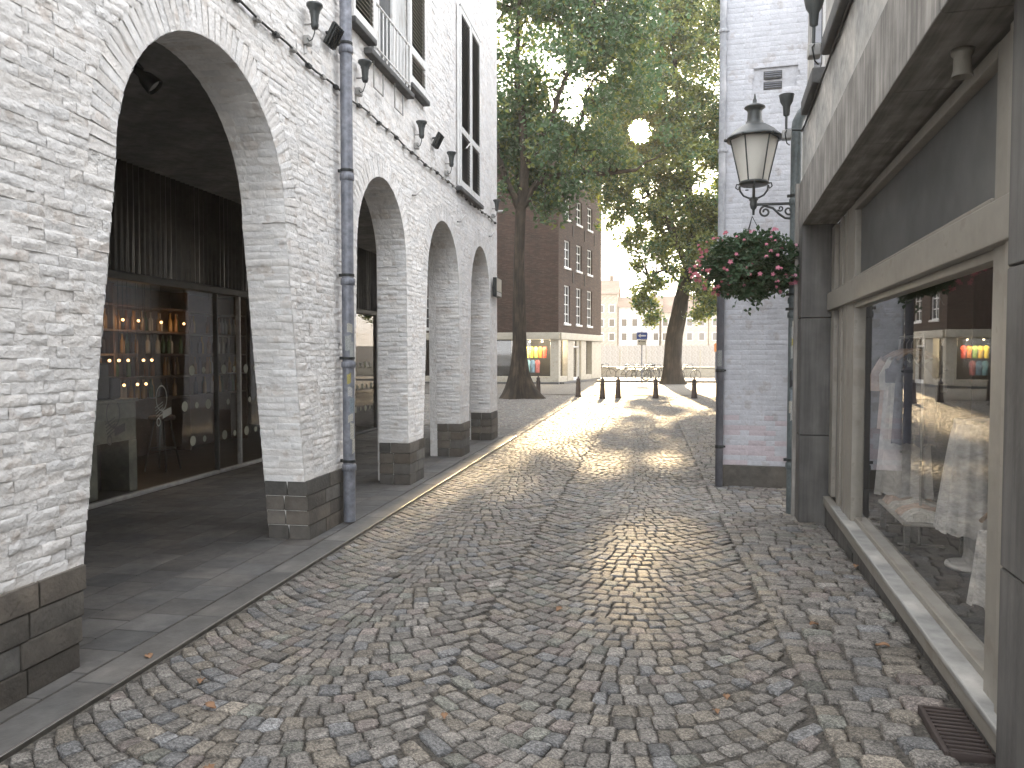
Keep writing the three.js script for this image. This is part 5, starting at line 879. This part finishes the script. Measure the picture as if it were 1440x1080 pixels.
// ---------------------------------------------------------------- bollards, sign, lamp post
{
  const b0 = thing('bollard', 'dark iron bollard in the shade beside the big trunk', 'bollard', 'iron bollards across the end of the lane', [-4.4, 0, -31.3]);
  one().lathe([[0, 0], [0.12, 0], [0.12, 0.05], [0.105, 0.07], [0.095, 0.3], [0.08, 0.5], [0.09, 0.51], [0.09, 0.56], [0.075, 0.57], [0.07, 0.66], [0.085, 0.67], [0.08, 0.69], [0.045, 0.72], [0.03, 0.74], [0.035, 0.77], [0, 0.81]], 0, 0, 0, 18).build('post', M.bollard, b0);
  one().lathe([[0.09, 0.515], [0.094, 0.52], [0.094, 0.55], [0.09, 0.555]], 0, 0, 0, 18).build('band', M.bollard, b0);
  const L = ['dark iron bollard on the edge of the sunlight below the brick corner', 'dark iron bollard standing in the open sunlight', 'dark iron bollard standing in the open sunlight', 'dark iron bollard in front of the leaning tree and bicycles', 'dark iron bollard closest to the lilac house'];
  [[-2.65, -30.0], [-1.65, -28.8], [-1.09, -29.3], [0.30, -29.5], [1.72, -29.7]].forEach(([x, z], k) => copy(b0, L[k], [x, 0, z]));
  const s = thing('road_sign', 'blue rectangular road sign with a white left arrow on a grey post', 'road sign', null, [-0.36, 0, -48]);
  one().bar([0, 0, 0], [0, 3.05, 0], 0.035, 10).build('post', M.zinc, s);
  one().cbox(-0.32, 2.56, 0.04, 0.32, 3.0, 0.06, 0.008).build('plate', mat('sign blue', [0.015, 0.05, 0.22], 0.45, {}), s);
  { const a = one(); a.box(-0.1, 2.74, 0.062, 0.24, 2.82, 0.064); const k = a.v(-0.24, 2.78, 0.064), l = a.v(-0.08, 2.66, 0.064), m = a.v(-0.08, 2.9, 0.064); a.tri(k, l, m); a.box(-0.315, 2.565, 0.061, 0.315, 2.575, 0.063).box(-0.315, 2.985, 0.061, 0.315, 2.995, 0.063); a.build('arrow', M.whiteWood, s); }
  one().cbox(-0.27, 2.2, 0.04, 0.27, 2.54, 0.055, 0.006).build('under_plate', M.cream, s);
  { const a = one(); a.box(-0.2, 2.4, 0.057, -0.1, 2.47, 0.058).box(-0.05, 2.4, 0.057, 0.2, 2.44, 0.058); a.build('under_print', M.slatDark, s); }
  const lp = thing('street_lamp', 'slim curved street lamp post beside the trunk before the brown house', 'street lamp', null, [-8.1, 0, -37.5]);
  one().tube([[0, 0, 0], [0, 4, 0], [0, 7.6, 0], [0.05, 8.2, 0], [0.25, 8.55, 0], [0.6, 8.65, 0]], (t) => 0.09 - 0.05 * t, 10).build('post', M.zinc, lp); one().cbox(0.5, 8.56, -0.1, 1.1, 8.68, 0.1, 0.03).build('lamp_head', M.sillMetal, lp); one().cbox(0.02, 2.5, 0.05, 0.42, 2.85, 0.35, 0.02).build('control_box', M.iron, lp); one().lathe([[0.09, 0], [0.13, 0], [0.13, 0.6], [0.09, 0.7]], 0, 0, 0, 12).build('base_sleeve', M.iron, lp);
  const op = thing('traffic_post', 'orange signal post by the quay rail beside the lilac corner', 'post', null, [3.95, 0, -47]); one().bar([0, 0, 0], [0, 2.3, 0], 0.05, 8).build('post', M.zinc, op); one().cbox(-0.1, 1.8, -0.1, 0.16, 2.3, 0.1, 0.02).build('signal_box', mat('signal orange', [0.6, 0.22, 0.06], 0.6, {}), op);
}
// ---------------------------------------------------------------- trees
{
  const leafG = (size, n, seed) => { const g = one(), r = makeRng(seed); for (let k = 0; k < n; k++) { const e = new THREE.Matrix4().makeRotationFromEuler(new THREE.Euler(rr(r, -1.1, 1.1), r() * 6.283, rr(r, -1.1, 1.1))).setPosition(rr(r, -1, 1) * size * 1.7, rr(r, -1, 1) * size * 1.4, rr(r, -1, 1) * size * 1.7); g.m = e; const s = size * rr(r, 0.7, 1.15); const a = g.v(0, 0, -s * 0.5), b = g.v(s * 0.32, s * 0.06, -s * 0.12), b2 = g.v(s * 0.36, s * 0.05, s * 0.18), c = g.v(0, -s * 0.03, s * 0.55), d = g.v(-s * 0.36, s * 0.05, s * 0.18), d2 = g.v(-s * 0.32, s * 0.06, -s * 0.12), o = g.v(0, -0.02 * s, 0); for (const [p, q] of [[a, b], [b, b2], [b2, c], [c, d], [d, d2], [d2, a]]) g.tri(o, p, q); } return g.geometry(); };
  // gaps in the crowns through which the sun dapples the lane: x, y, z of a point on the ray, radius
  const shafts = [[0, EYE, 0, 1.25], [-0.2, 0, -6.4, 0.55], [0.15, 0, -7.6, 0.45], [-0.1, 0, -5.0, 0.35], [-0.9, 0, -3.9, 0.32], [-1.7, 0, -9.8, 0.5], [-2.45, 0, -10.2, 0.6], [-2.4, 0, -8.0, 0.55], [-0.7, 0, -11.5, 0.6], [0.4, 0, -12.5, 0.5]].map((s) => [new THREE.Vector3(s[0], s[1], s[2]), s[3]]), inShaft = (x, y, z, r) => shafts.some(([p, k]) => { const q = new THREE.Vector3(x, y, z).sub(p); return q.addScaledVector(SUN_DIR, -q.dot(SUN_DIR)).length() < r * k; });
  function tree(o) {
    const t = thing('tree', o.label, 'tree', null, [o.at[0], 0, o.at[1]]), r = makeRng(o.seed), bark = o.bark;
    // trunk with flared, fluted foot
    { const g = one(), P = o.trunk; const cr = new THREE.CatmullRomCurve3(P.map((q) => new THREE.Vector3(q[0], q[1], q[2]))); g.grid(26, 34, (u, v) => { const c = cr.getPoint(v), a = u * 6.283, f = o.r0 * Math.pow(1 - v, 1) + o.r1 * v + o.flare * Math.exp(-c.y * o.fl) * (0.75 + 0.35 * Math.sin(a * 3 + 1) + 0.2 * Math.sin(a * 5)), b = 1 + 0.05 * Math.sin(a * 7 + c.y * 2) + 0.05 * Math.sin(a * 4 - c.y * 1.3); return [c.x + Math.cos(a) * f * b, c.y - 0.05, c.z + Math.sin(a) * f * b, u * 2, c.y * 0.5]; }); g.build('trunk', bark, t); }
    const limbs = one(), tips = [];
    for (const l of o.limbs) { const P = l.p.map((q) => new THREE.Vector3(...q)), cr = new THREE.CatmullRomCurve3(P), pts = []; for (let k = 0; k <= 14; k++) { const q = cr.getPoint(k / 14); pts.push([q.x + rr(r, -1, 1) * 0.05, q.y + rr(r, -1, 1) * 0.05, q.z + rr(r, -1, 1) * 0.05]); } limbs.tube(pts, (s) => lerp(l.r[0], l.r[1], s), 10); tips.push(...pts.slice(4)); }
    limbs.build('limbs', bark, t);
    // twigs from the limbs into every clump
    const tw = one(); for (const c of o.clumps) for (let k = 0; k < 5; k++) { const e = [c[0] + rr(r, -0.7, 0.7) * c[3], c[1] + rr(r, -0.6, 0.6) * c[3], c[2] + rr(r, -0.7, 0.7) * c[3]]; let b = tips[0], bd = 1e9; for (const q of tips) { const d = Math.hypot(q[0] - e[0], q[1] - e[1], q[2] - e[2]); if (d < bd) { bd = d; b = q; } } if (bd > 9) continue; const m = [lerp(b[0], e[0], 0.5) + rr(r, -0.3, 0.3), lerp(b[1], e[1], 0.5) + rr(r, -0.1, 0.5), lerp(b[2], e[2], 0.5) + rr(r, -0.3, 0.3)]; if (inShaft(o.at[0] + m[0], m[1], o.at[1] + m[2], 0.8) || inShaft(o.at[0] + e[0], e[1], o.at[1] + e[2], 0.6)) continue; tw.tube([b, [lerp(b[0], m[0], 0.5), lerp(b[1], m[1], 0.5) + 0.1, lerp(b[2], m[2], 0.5)], m, e], (s) => lerp(0.05, 0.012, s), 5, false); }
    stuff(tw.build('twigs', bark, t));
    // foliage: leaf sprays packed towards the rim of each clump, thinned by noise so that the sky shows
    const mats = []; const q = new THREE.Matrix4(), e = new THREE.Euler();
    for (const c of o.clumps) {
      const n = Math.round(o.density * Math.pow(c[3], 2.25) * (c[4] ?? 1));
      for (let k = 0; k < n; k++) {
        const u = rr(r, -1, 1), a = r() * 6.283, s = Math.sqrt(1 - u * u), d = Math.pow(r(), 0.42) * c[3], lump = 1 + 0.22 * Math.sin(a * 3 + c[0] * 3) + 0.18 * Math.sin(u * 6 + a * 2 + c[1]);
        const x = c[0] + Math.cos(a) * s * d * lump, y = c[1] + u * d * 0.85 * lump, z = c[2] + Math.sin(a) * s * d * lump;
        const nz = Math.sin(x * 2.3 + 1.7 * Math.sin(y * 1.9 + z)) * Math.sin(y * 2.6 + 1.3 * Math.sin(z * 2.1 + x)) * Math.sin(z * 2.4 + x * 0.7);
        const big = Math.sin(x * 0.9 + o.seed) * Math.sin(y * 1.1 + 2) + 0.6 * Math.sin(z * 1.3 + x * 0.5); if ((!c[5] && (nz > 0.18 || nz * 0.6 + big * 0.4 > 0.26)) || inShaft(o.at[0] + x, y, o.at[1] + z, 0.62)) continue;
        e.set(rr(r, -0.9, 0.9), r() * 6.283, rr(r, -0.9, 0.9)); const sc = rr(r, 0.75, 1.3); q.makeRotationFromEuler(e).scale(new THREE.Vector3(sc, sc, sc)).setPosition(x, y, z); mats.push(q.clone());
      }
    }
    const isBacklitTint = (w, k) => k % 5 < o.gold, gold = mats.filter(isBacklitTint), green = mats.filter((w, k) => !isBacklitTint(w, k));
    for (const [list, m, nm] of [[green, M.leafDark, 'crown'], [gold, M.leafBacklitTint, 'backlight_tint_leaves']]) { if (!list.length) continue; const im = new THREE.InstancedMesh(leafG(o.leaf, 7, o.seed + 3), m, list.length); list.forEach((w, k) => im.setMatrixAt(k, w)); im.name = nm; im.castShadow = true; stuff(im); t.add(im); }
    console.log(o.label, 'sprays', mats.length);
    return t;
  }
  // clumps: x, y, z relative to the trunk foot, radius
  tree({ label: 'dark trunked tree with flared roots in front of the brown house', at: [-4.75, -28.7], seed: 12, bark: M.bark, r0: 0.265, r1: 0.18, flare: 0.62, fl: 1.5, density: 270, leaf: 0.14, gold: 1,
    trunk: [[0, 0, 0], [0.0, 2.5, 0], [-0.02, 5, 0], [0.06, 7.3, 0]],
    limbs: [{ p: [[0.05, 7.0, 0], [0.2, 9, 0.1], [0.02, 11, 0.2], [-0.05, 13, 0.1], [0.1, 16.5, 0]], r: [0.2, 0.05] }, { p: [[0.05, 7.0, 0], [-0.5, 8.3, 0.2], [-1.0, 10, 0.3], [-1.5, 12, 0.5]], r: [0.14, 0.05] }, { p: [[0.06, 7.1, 0], [0.7, 8.1, -0.2], [1.9, 8.4, -0.3], [3.1, 8.3, -0.3], [4.3, 8.35, -0.2]], r: [0.15, 0.06] }, { p: [[0.1, 8.4, 0], [0.9, 9.4, 0.4], [1.6, 11, 0.7], [2.2, 12.6, 0.8], [3.0, 14.6, 0.8]], r: [0.12, 0.04] }, { p: [[1.9, 8.4, -0.3], [2.0, 9.4, -0.6], [2.2, 10.6, -0.8], [2.6, 12, -1]], r: [0.09, 0.03] }, { p: [[0.05, 7.4, 0], [-0.2, 9, -0.8], [-0.4, 11.5, -1.4]], r: [0.1, 0.04] }],
    clumps: [[0.1, 15.2, 0, 1.9], [1.6, 14.4, 0.6, 1.7], [2.9, 12.8, 0.4, 1.5], [1.5, 12.0, 1.0, 1.4], [3.6, 14.9, -0.2, 1.4], [-1.2, 13.2, 0.5, 1.3], [-0.9, 10.4, 0.4, 1.1], [0.9, 9.4, 0.8, 1.0, 0.8], [2.6, 10.9, 0.2, 1.3], [3.9, 11.6, -0.4, 1.3], [3.4, 9.0, -0.2, 0.9, 0.8], [2.0, 8.2, 0.2, 0.9, 0.8], [-0.9, 8.0, 0.5, 0.9, 0.8], [1.2, 7.3, -0.2, 0.8, 0.7], [4.4, 13.4, 0.4, 1.2], [-2.6, 11, 0, 1.4], [0.3, 17.6, 0, 1.8], [2.8, 17.4, 0, 1.7], [0.3, 8.6, -0.9, 1.1], [1.5, 9.9, -0.8, 1.3], [3.2, 10.2, -0.6, 1.2], [-0.6, 9.6, -0.6, 1.2], [0.4, 11.4, -0.3, 1.5], [1.0, 7.9, -0.8, 0.8], [4.6, 9.4, -0.2, 0.9, 0.8], [-1.8, 9.0, -0.4, 1.2], [-4.0, 12.5, 1.5, 2.0], [-5.5, 10.8, 0.5, 1.8], [-3.0, 14.5, 2.5, 2.0], [-6.5, 13.5, 1.0, 2.2], [-4.5, 16, 0, 2.2]] });  // the last clumps hang out of view, added to shade the square
  tree({ label: 'leaning plane tree by the parked bicycles, leaves tinted yellow green for backlight', at: [1.30, -43.8], seed: 44, bark: M.bark, r0: 0.53, r1: 0.33, flare: 0.26, fl: 2.2, density: 225, leaf: 0.18, gold: 3,
    trunk: [[0, 0, 0], [0.12, 2.4, 0], [0.45, 4.4, 0], [0.85, 6.5, 0]],
    limbs: [{ p: [[0.8, 6.2, 0], [1.1, 8.5, 0], [0.6, 12, 0.3], [0.2, 16, 0.4], [-0.3, 20, 0]], r: [0.34, 0.08] }, { p: [[0.8, 6.2, 0], [0.0, 8.4, 0.4], [-1.4, 10.5, 0.6], [-2.3, 13, 0.4]], r: [0.18, 0.06] }, { p: [[0.8, 5.9, 0], [2.0, 6.8, 0.3], [3.6, 8, 0.4], [4.4, 10, 0.4]], r: [0.2, 0.07] }, { p: [[1.0, 8, 0], [2.6, 10.5, 0], [3.4, 14, 0], [3.5, 18, 0]], r: [0.2, 0.06] }, { p: [[0.6, 5.4, 0], [-0.4, 6.2, 0.5], [-1.3, 5.8, 0.8], [-1.7, 4.6, 0.9]], r: [0.09, 0.03] }, { p: [[0.7, 5.6, 0], [1.8, 5.9, 0.8], [2.6, 5.4, 1.0]], r: [0.08, 0.03] }],
    clumps: [[-0.4, 19.2, 0, 2.6], [2.6, 17.6, 0.2, 2.8], [0.6, 15.2, 0.6, 2.3], [-1.6, 16.6, 0.2, 2.0], [3.4, 13.6, 0.2, 2.4], [1.0, 12.2, 0.8, 2.0], [-1.5, 11.6, 0.6, 1.7], [2.8, 10.2, 0.6, 2.0], [0.5, 9.4, 0.5, 1.7], [-1.3, 9.2, 0.4, 1.35], [-2.1, 8.0, 0.4, 0.9], [4.6, 9.0, 0.4, 1.9], [1.8, 7.4, 0.8, 1.2], [-0.5, 7.2, 0.6, 1.1], [3.2, 6.6, 0.6, 1.2, 0.8], [-1.5, 5.1, 0.9, 0.75, 1.1], [-1.2, 4.2, 0.9, 0.6, 1.1], [2.5, 5.0, 1.0, 0.85, 1.1], [2.9, 4.1, 1.0, 0.6, 1.1], [5.2, 12.5, 0, 2.4], [5.6, 16.6, 0, 2.6], [-2.9, 14.0, 0.3, 1.6], [0.6, 22, 0, 2.6], [4, 21, 0, 2.6], [-2.6, 18.9, 0.2, 1.6], [-2.4, 10.2, 0.3, 1.2], [-3.1, 11.6, 0.2, 1.2], [-1.6, 13.4, 0.2, 1.6], [-3.4, 13.0, -0.3, 1.2], [-0.4, 10.8, -0.5, 1.4], [-0.9, 8.2, -0.5, 1.1], [0.6, 8.0, -0.8, 1.2], [2.0, 8.6, -0.6, 1.6], [3.4, 8.0, 0.8, 1.3], [1.5, 6.6, 1.0, 0.8, 1.2], [0.1, 6.0, 0.9, 0.65, 1.2], [3.9, 6.0, 0.9, 0.9], [1.8, 10.8, 0.2, 1.8], [4.2, 11.4, 0.4, 1.9], [-3.6, 15.6, 0, 1.4], [0.8, 13.4, 0.2, 1.6], [2.2, 12.0, 0.4, 1.6], [-1.9, 6.6, 0.7, 0.5, 1.1], [-1.85, 13.9, 0.3, 2.1, 1.5, 1], [-3.7, 10.6, 0.2, 1.15], [-4.0, 12.2, 0.1, 1.2], [-3.3, 9.3, 0.3, 0.9], [-3.9, 14.2, 0, 1.3], [1.45, 5.2, 1.0, 0.7, 1.4, 1], [1.9, 4.3, 1.0, 0.62, 1.4, 1], [1.35, 3.8, 0.9, 0.42, 1.4, 1], [-1.0, 3.6, 0.9, 0.45, 1.4, 1], [-0.95, 5.5, 0.8, 0.6, 1.3, 1], [-1.6, 4.5, 0.9, 0.55, 1.3, 1]] });
}
// ---------------------------------------------------------------- quay: wall, rail, bicycles, river, far bank
{
  const river = one(); river.box(-300, -3.6, -140, 300, -3.2, -58.4); structure(river.build('river', mat('river water', [0.10, 0.11, 0.10], 0.12, { bumpMap: rep(T.bump, 0.3), bumpScale: 0.05 })));
  const qw = one(); qw.box(-300, -3.5, -58.4, 300, 0.0, -58.0); structure(qw.build('quay_edge', M.concrete));
  const w = thing('quay_parapet', 'low sandy stone parapet along the river quay', 'parapet'); for (let x = -4; x < 14; x += 1.5) one().cbox(x, 0, -57.9, x + 1.485, 0.62, -57.6, 0.03).build('parapet_stone', M.cream, w); for (let x = -4; x < 14; x += 1.5) one().cbox(x, 0.624, -57.95, x + 1.49, 0.74, -57.55, 0.03).build('coping_stone', M.cream, w);
  const r = makeRng(9);
  for (let k = 0; k < 5; k++) single('quay_post', one().tube([[-2.0 + k * 1.9, 0, -56.9], [-2.0 + k * 1.9, 2.0, -56.9]], 0.045, 8).build('x', M.cream), 'slim pale mooring post before the quay parapet', 'post', 'posts along the quay');
  const bike = thing('parked_bicycle', 'parked bicycle leaning among others by the leaning tree', 'bicycle', 'bicycles parked along the quay', [0, 0, 0]);
  for (const x of [-0.52, 0.52]) { const g = one(); const p = []; for (let k = 0; k <= 24; k++) { const a = k / 24 * 6.283; p.push([x + Math.cos(a) * 0.33, 0.35 + Math.sin(a) * 0.33, 0]); } g.tube(p, 0.018, 6, false); const wl = g.build('wheel', M.iron, bike); const s = one(); for (let k = 0; k < 10; k++) { const a = k * 0.628; s.bar([x, 0.35, 0], [x + Math.cos(a) * 0.32, 0.35 + Math.sin(a) * 0.32, 0], 0.003, 4); } s.build('spokes', M.zinc, wl); const f = one(); f.grid(12, 1, (u, v) => { const a = 0.5 + u * 2.2; return [x + Math.cos(a) * 0.37, 0.35 + Math.sin(a) * 0.37, lerp(-0.03, 0.03, v)]; }); f.build('mudguard', M.zinc, wl); }
  one().tube([[-0.52, 0.35, 0], [-0.12, 0.82, 0], [-0.05, 0.32, 0], [0.36, 0.78, 0], [-0.12, 0.80, 0]], 0.018, 6).tube([[-0.52, 0.35, 0], [-0.05, 0.32, 0]], 0.014, 6).tube([[0.52, 0.35, 0], [0.36, 0.78, 0], [0.33, 1.0, 0]], 0.018, 6).build('frame', M.iron, bike);
  one().tube([[0.16, 1.04, 0.3], [0.3, 1.06, 0.2], [0.34, 1.0, 0], [0.3, 1.06, -0.2], [0.16, 1.04, -0.3]], 0.014, 6).build('handlebar', M.zinc, bike);
  one().cbox(-0.26, 0.93, -0.08, 0.02, 1.0, 0.08, 0.03).bar([-0.12, 0.8, 0], [-0.12, 0.94, 0], 0.014).build('saddle', M.iron, bike);
  one().cbox(-0.78, 0.74, -0.07, -0.3, 0.76, 0.07, 0.004).build('carrier', M.zinc, bike);
  bike.position.set(-0.55, 0, -49.5); bike.rotation.y = 0.35; bike.rotation.x = 0.1;
  const spots = [[-2.9, -51.5, 0.2, 'parked bicycle beside the corner of the cream shopfront'], [0.0, -49.2, 0.5], [0.45, -49.0, 0.1], [-1.2, -50.2, -0.2, 'parked bicycle standing alone left of the blue road sign'], [0.2, -50.4, 0.8], [2.4, -48.5, 0.3, 'parked bicycle between the leaning tree and the lilac corner']];
  for (const [x, z, a, l] of spots) { const c = copy(bike, l, [x, 0, z], a); c.rotation.x = rr(r, -0.12, 0.12); }
  // far bank
  const bank = one(); bank.box(-400, -3.5, -142, 400, 3.2, -140); bank.box(-700, 3.0, -900, 700, 3.201, -141.9); structure(bank.build('far_bank', M.concrete));
  const hs = [[-19, 9, 8, [0.62, 0.6, 0.56], 2.4], [-10, 8.4, 10, [0.5, 0.4, 0.33], 3], [-1.5, 8, 7.5, [0.66, 0.64, 0.6], 2.2], [6.6, 9, 6.4, [0.55, 0.5, 0.42], 3.4], [16, 9.4, 8.6, [0.5, 0.42, 0.36], 2.6], [25.6, 9, 7.2, [0.64, 0.6, 0.52], 3]];
  const names = ['pale house across the river, behind the brown corner', 'ochre house across the river with a steep roof', 'white house across the river with a low roof', 'sandy house across the river with the tallest roof', 'brown house across the river behind the leaning tree', 'cream house across the river beside the lilac corner'];
  hs.forEach(([x, w, hh, c, rf], k) => {
    const t = thing('riverside_house', names[k], 'house', 'houses across the river', [x, 3.2, -150]);
    one().box(-w / 2, 0, -8, w / 2, hh, 0).build('wall', mat('house render', c, 0.9, { map: T.mottle }), t);
    { const g = one(); g.quad([-w / 2 - 0.3, hh, 0.4], [w / 2 + 0.3, hh, 0.4], [w / 2 + 0.3, hh + rf, -4], [-w / 2 - 0.3, hh + rf, -4]).quad([w / 2 + 0.3, hh, -8.4], [-w / 2 - 0.3, hh, -8.4], [-w / 2 - 0.3, hh + rf, -4], [w / 2 + 0.3, hh + rf, -4]); for (const s of [-1, 1]) { const a = g.v(s * w / 2, hh, 0), b = g.v(s * w / 2, hh, -8), d = g.v(s * w / 2, hh + rf, -4); g.tri(a, b, d); } const rm = g.build('roof', mat('roof tile', [0.24, 0.17, 0.14], 0.9, { map: T.mottle }), t); one().box(w * 0.3, hh + rf * 0.5, -4.6, w * 0.3 + 0.7, hh + rf + 0.9, -3.9).build('chimney', M.brickFar, rm); }
    for (let y = 1.0; y < hh - 1.6; y += 2.7) for (let i = 0; i < 4; i++) { const wx = -w / 2 + w * (i + 0.5) / 4; const f = one().box(wx - 0.6, y, 0, wx + 0.6, y + 1.6, 0.06).build('window', M.whiteWood, t); one().box(wx - 0.48, y + 0.12, 0.06, wx + 0.48, y + 1.48, 0.08).build('pane', M.farPane, f); }
  });
}
renderer.render(scene, camera);
